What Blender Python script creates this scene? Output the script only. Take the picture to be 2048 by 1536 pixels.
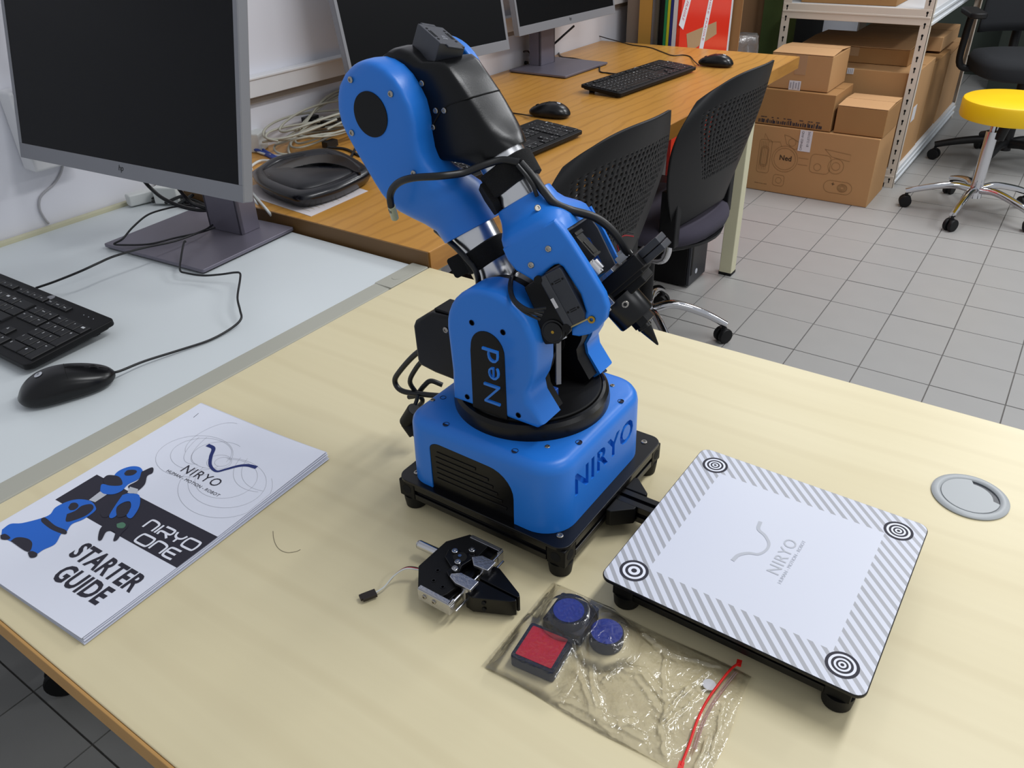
import bpy, bmesh, math, random
from math import sin, cos, pi, radians, hypot, atan2, sqrt
from mathutils import Vector, Matrix, noise
random.seed(7)
SC = bpy.context.scene
COL = SC.collection
for o in list(bpy.data.objects): bpy.data.objects.remove(o)

# ------------------------------------------------------------------ camera
CAM_LOC = Vector((0.8166, -0.9201, 0.5354))
YAW, PITCH, ROLL, FPX = radians(125.4387), radians(32.1931), radians(-1.7867), 1587.36
cyw, syw, cpt, spt = cos(YAW), sin(YAW), cos(PITCH), sin(PITCH)
FWD = Vector((cyw*cpt, syw*cpt, -spt)); RGT = Vector((syw, -cyw, 0)); UPV = RGT.cross(FWD)
cr, sr = cos(ROLL), sin(ROLL)
R2 = cr*RGT + sr*UPV; U2 = -sr*RGT + cr*UPV
cam = bpy.data.cameras.new('camera'); camo = bpy.data.objects.new('camera', cam); COL.objects.link(camo)
camo.matrix_world = Matrix(((R2.x, U2.x, -FWD.x, CAM_LOC.x), (R2.y, U2.y, -FWD.y, CAM_LOC.y), (R2.z, U2.z, -FWD.z, CAM_LOC.z), (0, 0, 0, 1)))
cam.sensor_width = 36; cam.sensor_fit = 'HORIZONTAL'; cam.lens = FPX*36/2048; cam.clip_start = .02
SC.camera = camo
def ray(px, py): return (R2*((px-1024)/FPX) - U2*((py-768)/FPX) + FWD)
def PZ(px, py, z): d = ray(px, py); return CAM_LOC + d*((z-CAM_LOC.z)/d.z)
def PX(px, py, x): d = ray(px, py); return CAM_LOC + d*((x-CAM_LOC.x)/d.x)
def PY(px, py, y): d = ray(px, py); return CAM_LOC + d*((y-CAM_LOC.y)/d.y)
def proj(p):
    q = Vector(p)-CAM_LOC; z = q.dot(FWD)
    return (1024+FPX*q.dot(R2)/z, 768-FPX*q.dot(U2)/z, z)

# ------------------------------------------------------------------ world, lamps, exposure
SC.view_settings.view_transform = 'Standard'; SC.view_settings.look = 'None'
SC.view_settings.gamma = 1; SC.view_settings.use_curve_mapping = False
SC.view_settings.exposure = 0.0
wd = bpy.data.worlds.new('world'); SC.world = wd; wd.use_nodes = True
wd.node_tree.nodes['Background'].inputs[0].default_value = (.9, .94, 1, 1)
wd.node_tree.nodes['Background'].inputs[1].default_value = .48
def area(name, loc, sx, sy, power, col=(.97, .985, 1), rot=(0, 0, 0)):
    l = bpy.data.lights.new(name, 'AREA'); l.shape = 'RECTANGLE'; l.size = sx; l.size_y = sy; l.energy = power; l.color = col
    o = bpy.data.objects.new(name, l); o.location = loc; o.rotation_euler = rot; COL.objects.link(o); return o
area('ceiling_tube_light', (1.15, .55, 2.0), .30, 1.4, 29)
area('ceiling_tube_light', (1.15, 3.2, 2.0), .30, 1.4, 44)
area('ceiling_tube_light', (-.1, 3.2, 2.0), .30, 1.4, 17)
area('ceiling_tube_light', (2.9, -.2, 2.0), .30, 1.4, 14)
area('ceiling_tube_light', (2.9, 3.0, 2.0), .30, 1.4, 30)

# ------------------------------------------------------------------ materials
def lin(h):
    h = h.lstrip('#'); c = [int(h[i:i+2], 16)/255 for i in (0, 2, 4)]
    return tuple((x/12.92 if x <= .04045 else ((x+.055)/1.055)**2.4) for x in c) + (1,)
MATS = {}
def mat(name, col, rough=.5, metal=0, spec=.5, bump=0, bscale=200, var=0, vscale=8, **kw):
    if name in MATS: return MATS[name]
    m = bpy.data.materials.new(name); m.use_nodes = True; nt = m.node_tree; b = nt.nodes['Principled BSDF']
    c = lin(col) if isinstance(col, str) else col
    b.inputs['Base Color'].default_value = c; b.inputs['Roughness'].default_value = rough
    b.inputs['Metallic'].default_value = metal; b.inputs['Specular IOR Level'].default_value = spec
    for k, v in kw.items(): b.inputs[k].default_value = v
    if bump or var:
        tc = nt.nodes.new('ShaderNodeTexCoord')
    if bump:
        n = nt.nodes.new('ShaderNodeTexNoise'); n.inputs['Scale'].default_value = bscale; n.inputs['Detail'].default_value = 3
        nt.links.new(tc.outputs['Object'], n.inputs['Vector'])
        bp = nt.nodes.new('ShaderNodeBump'); bp.inputs['Strength'].default_value = bump; bp.inputs['Distance'].default_value = .001
        nt.links.new(n.outputs['Fac'], bp.inputs['Height']); nt.links.new(bp.outputs['Normal'], b.inputs['Normal'])
    if var:
        n = nt.nodes.new('ShaderNodeTexNoise'); n.inputs['Scale'].default_value = vscale; n.inputs['Detail'].default_value = 4
        nt.links.new(tc.outputs['Object'], n.inputs['Vector'])
        mx = nt.nodes.new('ShaderNodeMix'); mx.data_type = 'RGBA'
        mx.inputs['A'].default_value = tuple(x*(1-var) for x in c[:3])+(1,); mx.inputs['B'].default_value = tuple(min(1, x*(1+var)) for x in c[:3])+(1,)
        nt.links.new(n.outputs['Fac'], mx.inputs['Factor']); nt.links.new(mx.outputs['Result'], b.inputs['Base Color'])
    MATS[name] = m; return m
def wood(name, c1, c2, c3, scale=(1, 1, 1), rough=.35, wave=4.0, dist=6.0, thin=.5, streak=60, ax='Y'):
    m = bpy.data.materials.new(name); m.use_nodes = True; nt = m.node_tree; N = nt.nodes.new; L = nt.links.new; b = nt.nodes['Principled BSDF']
    tc = N('ShaderNodeTexCoord'); mp = N('ShaderNodeMapping'); mp.inputs['Scale'].default_value = scale
    L(tc.outputs['Object'], mp.inputs['Vector'])
    n1 = N('ShaderNodeTexNoise'); n1.inputs['Scale'].default_value = 2.2; n1.inputs['Detail'].default_value = 3; n1.inputs['Distortion'].default_value = .6
    L(mp.outputs['Vector'], n1.inputs['Vector'])
    w = N('ShaderNodeTexWave'); w.wave_type = 'BANDS'; w.bands_direction = ax; w.inputs['Scale'].default_value = wave; w.inputs['Distortion'].default_value = dist
    w.inputs['Detail'].default_value = 3; w.inputs['Detail Scale'].default_value = .8; L(mp.outputs['Vector'], w.inputs['Vector'])
    mp2 = N('ShaderNodeMapping'); mp2.inputs['Scale'].default_value = (scale[0]*2, scale[1]*streak, scale[2]*streak) if ax == 'Y' else (scale[0]*streak, scale[1]*2, scale[2]*streak); L(tc.outputs['Object'], mp2.inputs['Vector'])
    n2 = N('ShaderNodeTexNoise'); n2.inputs['Scale'].default_value = 3; n2.inputs['Detail'].default_value = 4; L(mp2.outputs['Vector'], n2.inputs['Vector'])
    r1 = N('ShaderNodeValToRGB'); r1.color_ramp.elements[0].position = .35; r1.color_ramp.elements[1].position = .68
    r1.color_ramp.elements[0].color = lin(c1); r1.color_ramp.elements[1].color = lin(c2); L(n1.outputs['Fac'], r1.inputs['Fac'])
    r2 = N('ShaderNodeValToRGB'); r2.color_ramp.elements[0].position = .0; r2.color_ramp.elements[1].position = .22
    r2.color_ramp.elements[0].color = (1, 1, 1, 1); r2.color_ramp.elements[1].color = (0, 0, 0, 1); L(w.outputs['Fac'], r2.inputs['Fac'])
    mu = N('ShaderNodeMath'); mu.operation = 'MULTIPLY'; mu.inputs[1].default_value = thin; L(r2.outputs['Color'], mu.inputs[0])
    mx = N('ShaderNodeMix'); mx.data_type = 'RGBA'; mx.inputs['B'].default_value = lin(c3); L(mu.outputs[0], mx.inputs['Factor']); L(r1.outputs['Color'], mx.inputs['A'])
    m3 = N('ShaderNodeMath'); m3.operation = 'MULTIPLY_ADD'; m3.inputs[1].default_value = 1.2; m3.inputs[2].default_value = -.42; m3.use_clamp = True; L(n2.outputs['Fac'], m3.inputs[0])
    m4 = N('ShaderNodeMath'); m4.operation = 'MULTIPLY'; m4.inputs[1].default_value = thin; L(m3.outputs[0], m4.inputs[0])
    mx2 = N('ShaderNodeMix'); mx2.data_type = 'RGBA'; mx2.inputs['B'].default_value = lin(c3); L(m4.outputs[0], mx2.inputs['Factor']); L(mx.outputs['Result'], mx2.inputs['A'])
    L(mx2.outputs['Result'], b.inputs['Base Color']); b.inputs['Roughness'].default_value = rough
    return m
M = dict(
 beech=wood('beech laminate', '#d8cba4', '#dfd3ae', '#b9a67c', (.5, 2.2, 1.0), .42, 2.6, 7, .11, 17),
 beech_edge=mat('beech edge band', '#b98d50', .5, var=.12, vscale=30),
 oak=wood('oak laminate', '#bf883b', '#cc9648', '#8e5c22', (1.0, .55, 1.0), .30, 9, 7, .28, 40, 'X'),
 oak_edge=wood('oak edge band', '#a87432', '#b4803a', '#86541c', (1, .5, 3), .4, 9, 6, .3, 30, 'X'),
 oak_end=mat('dark oak edge', '#6e4f28', .5, var=.15, vscale=20),
 white_lam=mat('white laminate', '#d4dadc', .38, var=.02),
 grey_edge=mat('grey edge profile', '#aaa99d', .45),
 cream=mat('cream paint', '#cbc7a9', .5, var=.05),
 wall=mat('white wall paint', '#dfdfe6', .8, bump=.15, bscale=60, var=.02, vscale=3),
 trunk=mat('white trunking plastic', '#d8d8da', .45),
 wall_dark=mat('dim grey green wall', '#3e463f', .9, var=.2, vscale=4),
 tile=mat('grey floor tile', '#9e9d9b', .34, bump=.1, bscale=500, var=.05, vscale=7),
 grout=mat('dark grout', '#706d6a', .9, var=.3, vscale=30),
 blue=mat('blue printed plastic', '#2076d6', .36, bump=.06, bscale=600, spec=.45),
 blue_deep=mat('deep blue plastic', '#1652b4', .5),
 black=mat('black printed plastic', '#060608', .30, bump=.05, bscale=700, spec=.3),
 black_m=mat('matte black plastic', '#09090b', .5, spec=.25),
 black_g=mat('satin black plastic', '#07070a', .28, spec=.4),
 servo=mat('servo grey plastic', '#2c2f37', .42),
 rubber=mat('black rubber', '#0a0a0c', .55, spec=.3),
 velcro=mat('black hook and loop fabric', '#060607', .95, bump=.8, bscale=1500),
 alu=mat('turned aluminium', '#d9d9dc', .24, metal=1),
 steel=mat('polished steel', '#cfcfd2', .15, metal=1),
 chrome=mat('chrome', '#d4d4d8', .08, metal=1),
 galv=mat('brushed steel sheet', '#c2c2c6', .32, metal=1, bump=.3, bscale=400),
 screw=mat('screw steel', '#a9a49c', .3, metal=1),
 dark_hole=mat('dark recess', '#0a1836', .7),
 brass=mat('brass', '#b08c3a', .3, metal=1),
 paper=mat('white paper', '#dfe2ee', .75),
 paper_s=mat('paper sheet edge', '#c9ccd8', .8),
 ink=mat('dark ink', '#23212f', .7),
 ink_navy=mat('navy ink', '#1a2a6a', .7),
 ink_blue=mat('blue print', '#1a62c4', .7),
 ink_grey=mat('grey print', '#9a9ba2', .7),
 ink_silver=mat('silver print', '#b9bcc4', .6),
 ink_white=mat('white print', '#e6e8f2', .7),
 ink_green=mat('green print', '#4e7a62', .7),
 screenm=mat('dark screen', '#08090c', .35, spec=.16),
 silver=mat('silver bezel plastic', '#8a8b90', .45, metal=.35),
 stand=mat('pewter stand metal', '#77737f', .42, metal=.55),
 keycap=mat('keycap black', '#0b0b0e', .45, spec=.35),
 legend=mat('white key legend', '#c4c6c8', .6),
 greywire=mat('grey cable', '#a8a698', .5),
 whitewire=mat('white cable', '#cfd2d0', .45),
 bluewire=mat('blue cable', '#1f3f96', .45),
 blackwire=mat('black cable', '#0b0c0f', .42),
 redwire=mat('red wire', '#a01820', .5),
 router=mat('glossy navy black plastic', '#0b0c13', .25, spec=.5),
 card=mat('cardboard', '#b08759', .85, var=.06, vscale=6, bump=.1, bscale=100),
 card2=mat('pale cardboard', '#bb9266', .85, var=.06, vscale=6),
 card3=mat('brown cardboard', '#9a7244', .85, var=.08, vscale=6),
 card_ink=mat('box line print', '#8a6a42', .85),
 tape=mat('clear brown tape', '#a98a68', .25, var=.05),
 label=mat('white label paper', '#d2d2d6', .6),
 shelf=mat('ivory shelf paint', '#cfc5b8', .45),
 shelf_w=mat('white shelf deck', '#d5d9dd', .45),
 yellow=mat('yellow vinyl', '#f0c400', .45, bump=.05, bscale=300),
 fabric=mat('dark purple grey fabric', '#3b3744', .95, bump=.5, bscale=900),
 chair_bl=mat('chair black plastic', '#111113', .5, spec=.35),
 red_s=mat('red acrylic sheet', '#d8301f', .18),
 red_tape=mat('red tape lettering', '#c03048', .6),
 grn=mat('green sheet edge', '#147a48', .5), yel=mat('yellow sheet edge', '#b8b820', .5), blu=mat('blue sheet edge', '#182870', .5),
 greens=mat('olive green board', '#576b3a', .7, var=.15),
 woodb=mat('golden wood panel', '#b3863a', .5, var=.1, vscale=12),
 grommet=mat('grey grommet plastic', '#a4a8aa', .42),
 red_sq=mat('red sticker', '#c82836', .4),
 blue_d=mat('blue sticker', '#2c3c9c', .4),
 zipred=mat('red zip strip', '#e0201a', .4),
 block=mat('dark block foam plastic', '#15172a', .5),
)
def film(name, tint=(1, 1, 1, 1), rough=.07, fac=.01, bump=.25, scale=140, haze=.012, ior=1.38):
    m = bpy.data.materials.new(name); m.use_nodes = True; nt = m.node_tree; N = nt.nodes.new; L = nt.links.new
    nt.nodes.remove(nt.nodes['Principled BSDF']); out = nt.nodes['Material Output']
    tr = N('ShaderNodeBsdfTransparent'); tr.inputs[0].default_value = tint
    gl = N('ShaderNodeBsdfGlossy'); gl.inputs['Roughness'].default_value = rough
    df = N('ShaderNodeBsdfDiffuse'); df.inputs[0].default_value = (.8, .8, .8, 1)
    tc = N('ShaderNodeTexCoord'); n = N('ShaderNodeTexNoise'); n.inputs['Scale'].default_value = scale; n.inputs['Detail'].default_value = 2; n.inputs['Distortion'].default_value = 1.2
    L(tc.outputs['Object'], n.inputs['Vector']); bp = N('ShaderNodeBump'); bp.inputs['Strength'].default_value = bump; bp.inputs['Distance'].default_value = .004
    L(n.outputs['Fac'], bp.inputs['Height']); L(bp.outputs['Normal'], gl.inputs['Normal'])
    lw = N('ShaderNodeFresnel'); lw.inputs['IOR'].default_value = ior; L(bp.outputs['Normal'], lw.inputs['Normal'])
    ma = N('ShaderNodeMath'); ma.operation = 'MULTIPLY_ADD'; ma.inputs[1].default_value = 1.0; ma.inputs[2].default_value = fac; ma.use_clamp = True; L(lw.outputs[0], ma.inputs[0])
    m1 = N('ShaderNodeMixShader'); m1.inputs[0].default_value = haze; L(tr.outputs[0], m1.inputs[1]); L(df.outputs[0], m1.inputs[2])
    m2 = N('ShaderNodeMixShader'); L(ma.outputs[0], m2.inputs[0]); L(m1.outputs[0], m2.inputs[1]); L(gl.outputs[0], m2.inputs[2])
    L(m2.outputs[0], out.inputs['Surface']); return m
M['film'] = film('clear crumpled plastic film', rough=.14, fac=.05, bump=.25, scale=150, haze=.012, ior=1.42)
M['wrap'] = film('bubble wrap film', (.93, .88, .88, 1), .2, .05, 1.0, 40, .10)

# ------------------------------------------------------------------ mesh helpers
def V(*a): return Vector(a)
def new(): return bmesh.new()
ID = Matrix.Identity(4)
def bx(bm, c, s, T=ID, rz=0):
    c = Vector(c); R = Matrix.Rotation(rz, 4, 'Z')
    vs = [bm.verts.new(T @ (c + R @ Vector((x*s[0]/2, y*s[1]/2, z*s[2]/2)))) for x in (-1, 1) for y in (-1, 1) for z in (-1, 1)]
    for f in ((0, 1, 3, 2), (4, 6, 7, 5), (0, 4, 5, 1), (2, 3, 7, 6), (0, 2, 6, 4), (1, 5, 7, 3)): bm.faces.new([vs[i] for i in f])
    return bm
def bb(bm, lo, hi, T=ID):
    return bx(bm, [(a+b)/2 for a, b in zip(lo, hi)], [b-a for a, b in zip(lo, hi)], T)
def basis(d):
    d = Vector(d).normalized(); a = Vector((0, 0, 1)) if abs(d.z) < .9 else Vector((1, 0, 0))
    x = a.cross(d).normalized(); return x, d.cross(x), d
def rings(bm, rs, cap=True, close=False):
    vr = [[bm.verts.new(p) for p in r] for r in rs]
    n = len(vr[0])
    prs = list(zip(vr, vr[1:])) + ([(vr[-1], vr[0])] if close else [])
    for a, b in prs:
        for i in range(n):
            j = (i+1) % n
            bm.faces.new((a[i], a[j], b[j], b[i]))
    if cap and not close:
        bm.faces.new(list(reversed(vr[0]))); bm.faces.new(vr[-1])
    return bm
def cyl(bm, p0, p1, r0, r1=None, n=20, T=ID, cap=True):
    p0 = Vector(p0); p1 = Vector(p1); r1 = r0 if r1 is None else r1
    x, y, d = basis(p1-p0)
    rs = [[T @ (p + x*r*cos(2*pi*i/n) + y*r*sin(2*pi*i/n)) for i in range(n)] for p, r in ((p0, r0), (p1, r1))]
    return rings(bm, rs, cap)
def lathe(bm, prof, c=(0, 0, 0), ax=(0, 0, 1), n=32, T=ID):
    c = Vector(c); x, y, d = basis(ax)
    rs = [[T @ (c + d*h + x*r*cos(2*pi*i/n) + y*r*sin(2*pi*i/n)) for i in range(n)] for r, h in prof]
    return rings(bm, rs, True)
def ringm(bm, r0, r1, h, c, ax=(0, 0, 1), n=24):
    c = Vector(c); x, y, d = basis(ax)
    rs = [[c + d*hh + (x*cos(2*pi*i/n) + y*sin(2*pi*i/n))*r for i in range(n)] for r, hh in ((r0, 0), (r1, 0), (r1, h), (r0, h))]
    return rings(bm, rs, False, True)
def smooth_path(pts, k=6):
    pts = [Vector(p) for p in pts]
    if len(pts) < 3: return pts
    P = [2*pts[0]-pts[1]] + pts + [2*pts[-1]-pts[-2]]; out = []
    for i in range(1, len(P)-2):
        a, b, c, d = P[i-1:i+3]
        for j in range(k):
            t = j/k
            out.append(.5*((2*b) + (c-a)*t + (2*a-5*b+4*c-d)*t*t + (-a+3*b-3*c+d)*t**3))
    out.append(pts[-1]); return out
def tube(bm, pts, r, n=8, k=6, T=ID, sm=True, rr=None):
    pts = smooth_path(pts, k) if sm else [Vector(p) for p in pts]
    rs = []; prev = None
    for i, p in enumerate(pts):
        d = (pts[min(i+1, len(pts)-1)] - pts[max(i-1, 0)]).normalized()
        if prev is None: x, y, _ = basis(d)
        else:
            x = prev - d*prev.dot(d)
            if x.length < 1e-6: x, y, _ = basis(d)
            x.normalize(); y = d.cross(x)
        prev = x
        q = r if rr is None else rr(i/(len(pts)-1))
        rs.append([T @ (p + x*q*cos(2*pi*j/n) + y*q*sin(2*pi*j/n)) for j in range(n)])
    return rings(bm, rs)
def prism(bm, pts, z0, z1, T=ID):
    """polygon in local xy extruded z0..z1"""
    a = [bm.verts.new(T @ Vector((x, y, z0))) for x, y in pts]; b = [bm.verts.new(T @ Vector((x, y, z1))) for x, y in pts]
    n = len(pts)
    for i in range(n):
        j = (i+1) % n; bm.faces.new((a[i], a[j], b[j], b[i]))
    bm.faces.new(list(reversed(a))); bm.faces.new(b); return bm
def flat(bm, pts, z, T=ID):
    f = bm.faces.new([bm.verts.new(T @ Vector((x, y, z))) for x, y in pts]); return bm
def ell(cx, cy, rx, ry=None, n=32, a0=0, a1=2*pi, closed=True):
    ry = rx if ry is None else ry
    return [(cx+rx*cos(a0+(a1-a0)*i/(n if closed else n-1)), cy+ry*sin(a0+(a1-a0)*i/(n if closed else n-1))) for i in range(n)]
def rrect(cx, cy, w, h, r, n=6):
    out = []
    for sx, sy, a in ((1, 1, 0), (-1, 1, 90), (-1, -1, 180), (1, -1, 270)):
        for i in range(n+1):
            t = radians(a+90*i/n); out.append((cx+sx*(w/2-r)+r*cos(t), cy+sy*(h/2-r)+r*sin(t)))
    return out
def stroke(pts, w0, w1=None, k=5):
    """2D ribbon outline following pts, width w"""
    p = [Vector((a, b, 0)) for a, b in pts]; p = smooth_path(p, k); L_, R_ = [], []
    for i, q in enumerate(p):
        d = (p[min(i+1, len(p)-1)] - p[max(i-1, 0)]).normalized(); nrm = Vector((-d.y, d.x, 0))
        t = i/(len(p)-1); w = (w0 if w1 is None else w0+(w1-w0)*t)/2
        if callable(w0): w = w0(t)/2
        L_.append(q+nrm*w); R_.append(q-nrm*w)
    return L_, R_
def ribbon(bm, pts, w, z, T=ID, k=5):
    L_, R_ = stroke(pts, w, None, k) if not callable(w) else stroke_c(pts, w, k)
    a = [bm.verts.new(T @ Vector((q.x, q.y, z))) for q in L_]; b = [bm.verts.new(T @ Vector((q.x, q.y, z))) for q in R_]
    for i in range(len(a)-1): bm.faces.new((a[i], b[i], b[i+1], a[i+1]))
    return bm
def stroke_c(pts, f, k):
    p = smooth_path([Vector((a, b, 0)) for a, b in pts], k); L_, R_ = [], []
    for i, q in enumerate(p):
        d = (p[min(i+1, len(p)-1)] - p[max(i-1, 0)]).normalized(); nrm = Vector((-d.y, d.x, 0)); w = f(i/(len(p)-1))/2
        L_.append(q+nrm*w); R_.append(q-nrm*w)
    return L_, R_
_tc = {}
def text_geo(s, size=1.0, shear=0, space=1.0, ext=0, off=0):
    key = (s, shear, space, ext, off)
    if key not in _tc:
        cu = bpy.data.curves.new('t', 'FONT'); cu.body = s; cu.size = 1; cu.shear = shear; cu.space_character = space; cu.extrude = ext; cu.offset = off
        cu.resolution_u = 3
        o = bpy.data.objects.new('t', cu); COL.objects.link(o); bpy.context.view_layer.update()
        me = bpy.data.meshes.new_from_object(o.evaluated_get(bpy.context.evaluated_depsgraph_get()))
        vs = [v.co.copy() for v in me.vertices]; fs = [tuple(p.vertices) for p in me.polygons]
        bpy.data.objects.remove(o); bpy.data.curves.remove(cu); bpy.data.meshes.remove(me)
        _tc[key] = (vs, fs)
    return _tc[key]
def text(bm, s, T, w=None, h=None, shear=0, space=1.0, ext=0, off=0):
    """text fitted into width w and height h; lower-left at the origin of T"""
    vs, fs = text_geo(s, 1, shear, space, ext, off)
    if not vs: return bm
    x0 = min(v.x for v in vs); x1 = max(v.x for v in vs); y0 = min(v.y for v in vs); y1 = max(v.y for v in vs)
    sy = h/(y1-y0) if h else None; sx = w/(x1-x0) if w else sy; sy = sy or sx
    nv = [bm.verts.new(T @ Vector(((v.x-x0)*sx, (v.y-y0)*sy, v.z))) for v in vs]
    for f in fs:
        try: bm.faces.new([nv[i] for i in f])
        except ValueError: pass
    return bm
def frame(o, x, y, z=None):
    x = Vector(x).normalized(); y = Vector(y); y = (y - x*y.dot(x)).normalized(); z = x.cross(y)
    return Matrix(((x.x, y.x, z.x, o[0]), (x.y, y.y, z.y, o[1]), (x.z, y.z, z.z, o[2]), (0, 0, 0, 1)))

WM = {}
# the robot and its board were drafted with a 48 mm deck; the real deck is 200 mm square and 36 mm high
FIT, LFIT = {}, {}
RSC = 1.0246
RFIT = Matrix.Translation((-.0201, .0226, -.01317)) @ Matrix.Scale(RSC, 4)
BFIT = Matrix.Translation((0, 0, -.01317)) @ Matrix.Scale(RSC, 4)
def obj(name, bm, m, parent=None, world=False, bevel=0, smooth=35, seg=2, recalc=True, kind=None, label=None, origin=None, subsurf=0):
    if world and parent is not None:
        if FIT.get(parent.name) or (parent.parent and FIT.get(parent.parent.name)): bm.transform(RFIT)
        bm.transform(WM[parent.name].inverted())
    elif parent is not None and (LFIT.get(parent.name) or (parent.parent and LFIT.get(parent.parent.name))): bm.transform(BFIT)
    if recalc: bmesh.ops.recalc_face_normals(bm, faces=bm.faces)
    if parent is None and origin is not None: bm.transform(Matrix.Translation(-Vector(origin)))
    me = bpy.data.meshes.new(name); bm.to_mesh(me); bm.free()
    o = bpy.data.objects.new(name, me); COL.objects.link(o)
    ms = m if isinstance(m, (list, tuple)) else [m]
    for q in ms: me.materials.append(q if not isinstance(q, str) else M[q])
    if smooth:
        for p in me.polygons: p.use_smooth = True
        me.set_sharp_from_angle(angle=radians(smooth))
    if bevel:
        b = o.modifiers.new('Bevel', 'BEVEL'); b.width = bevel; b.segments = seg; b.limit_method = 'ANGLE'; b.angle_limit = radians(40); b.harden_normals = bool(smooth)
    if subsurf:
        b = o.modifiers.new('Subsurf', 'SUBSURF'); b.levels = subsurf; b.render_levels = subsurf
    if parent is not None:
        o.parent = parent; WM[o.name] = WM[parent.name]
    else:
        o.location = origin if origin is not None else (0, 0, 0); WM[o.name] = Matrix.Translation(Vector(o.location))
    if kind: o['kind'] = kind
    if label: o['label'] = label
    return o
def tag(o, label, cat, group=None, kind=None):
    o['label'] = label; o['category'] = cat
    if group: o['group'] = group
    if kind: o['kind'] = kind
    return o
def thing(name, label, cat, loc=(0, 0, 0), rz=0, group=None):
    o = bpy.data.objects.new(name, None); COL.objects.link(o); o.empty_display_size = .05
    o.location = loc; o.rotation_euler = (0, 0, rz)
    WM[o.name] = Matrix.Translation(Vector(loc)) @ Matrix.Rotation(rz, 4, 'Z')
    return tag(o, label, cat, group)
def kids(o): return [c for c in list(COL.objects) if c.parent == o]
def dup(root, loc, rz, label, group=None):
    r = root.copy(); COL.objects.link(r); r.location = loc; r.rotation_euler = (0, 0, rz); r['label'] = label
    if group: r['group'] = group
    WM[r.name] = Matrix.Translation(Vector(loc)) @ Matrix.Rotation(rz, 4, 'Z')
    for ch in kids(root):
        c = ch.copy(); COL.objects.link(c); c.parent = r; WM[c.name] = WM[r.name]
        for g in kids(ch):
            d = g.copy(); COL.objects.link(d); d.parent = c
    return r
def inst(src, parent, loc, rot=(0, 0, 0)):
    c = src.copy(); COL.objects.link(c); c.parent = parent; c.location = loc; c.rotation_euler = rot; return c

# ------------------------------------------------------------------ the room
FZ = -.749; WX = -.75
fl = new(); bb(fl, (WX, -1.6, FZ-.06), (4.2, 6.2, FZ-.004)); floor = obj('floor', fl, 'grout', kind='structure', smooth=0)
TS = (.2, .205)
t_bm = new(); bx(t_bm, (0, 0, -.004), (.1965, .2015, .008)); 
tiles = []
for i in range(-7, 19):
    for j in range(-15, 24):
        x = .482+(i+.5)*TS[0]; y = 1.393+(j+.5)*TS[1]
        if x < WX+.1 or x > 4.1 or y < -1.5 or y > 6.1: continue
        px, py, z = proj((x, y, FZ)) if (Vector((x, y, FZ))-CAM_LOC).dot(FWD) > .1 else (-999, -999, 1)
        inside = -60 < px < 2110 and -60 < py < 1600
        hid = False
        if inside:
            q = PZ(px, py, 0)
            if (0 < q.x < 1.6 and -.79 < q.y < 0) or (q.x < 0 and q.y < 1.9): hid = True
            if q.x < 0.05 and q.y > 0 and q.y < 1.6: hid = True
        tiles.append((0 if (inside and not hid) else 1, z, x, y))
tiles.sort()
t0 = obj('tile', t_bm, 'tile', floor, smooth=0); t0.location = (tiles[0][2], tiles[0][3], FZ)
rest = new()
for n_, (h_, z_, x, y) in enumerate(tiles[1:]):
    if h_ == 0 and n_ < 298:
        inst(t0, floor, (x, y, FZ+random.uniform(-.0006, .0006)))
    else: bx(rest, (x, y, FZ-.004), (.1965, .2015, .008))
obj('tile_field', rest, 'tile', floor, smooth=0, kind='stuff')
bm = new(); bb(bm, (WX-.1, -1.6, FZ), (WX, 6.2, 2.3)); wl = obj('wall_left', bm, 'wall', kind='structure', smooth=0)
bm = new(); bb(bm, (WX, 6.1, FZ), (4.2, 6.2, 2.3)); obj('wall_back', bm, 'wall_dark', kind='structure', smooth=0)
# cable trunking on the wall
bm = new(); bb(bm, (WX, -.05, .143), (WX+.028, 2.4, .182)); bb(bm, (WX, -.05, .180), (WX+.031, 2.4, .186))
obj('trim_1', bm, 'trunk', kind='structure', bevel=.002, smooth=30)
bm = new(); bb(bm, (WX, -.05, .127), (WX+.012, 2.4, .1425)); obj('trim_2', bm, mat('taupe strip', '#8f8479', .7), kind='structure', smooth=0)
# socket box low on the wall by the first monitor
t = thing('wall_socket_box', 'white plastic socket box fixed to the wall beside the near monitor', 'socket', (WX+.02, -.21, .16))
bm = new(); bb(bm, (WX, -.245, .115), (WX+.045, -.15, .255)); obj('housing', bm, 'trunk', t, True, bevel=.006)
bm = new(); bb(bm, (WX+.045, -.235, .15), (WX+.048, -.16, .235)); obj('faceplate', bm, 'trunk', t, True, bevel=.001)

# ------------------------------------------------------------------ beech table
t = thing('beech_table', 'pale beech laminate table in the foreground carrying the blue robot arm', 'table', (.8, -.4, FZ))
T0 = WM[t.name]
bm = new(); bb(bm, (0.001, -.787, -.0245), (1.6, 0, 0)); obj('tabletop', bm, 'beech', t, True, bevel=.0015)
bm = new(); bb(bm, (0.001, -.790, -.025), (1.603, -.7872, -.0008)); bb(bm, (1.6002, -.787, -.025), (1.603, 0.002, -.0008)); obj('edge_band', bm, 'beech_edge', t, True, bevel=.0008)
for x, y in ((.33, -.08), (1.5, -.08), (.33, -.71), (1.5, -.71)):
    bm = new(); bb(bm, (x-.025, y-.025, FZ), (x+.025, y+.025, -.025)); obj('leg', bm, 'cream', t, True, bevel=.003)
g = Vector((.8365, -.158, 0)); GS = .88
bm = new(); x_ = [(.0305, .0005), (.0405, .0005), (.0405, .0018), (.0385, .0034), (.034, .004), (.0318, .0032), (.0305, .0018)]; rings(bm, [[Vector((g.x+r*GS*cos(a), g.y+r*GS*sin(a), z*.8)) for a in [2*pi*i/64 for i in range(64)]] for r, z in x_], False, True); gr = obj('cable_grommet', bm, 'grommet', t, True)
bm = new()
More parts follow.
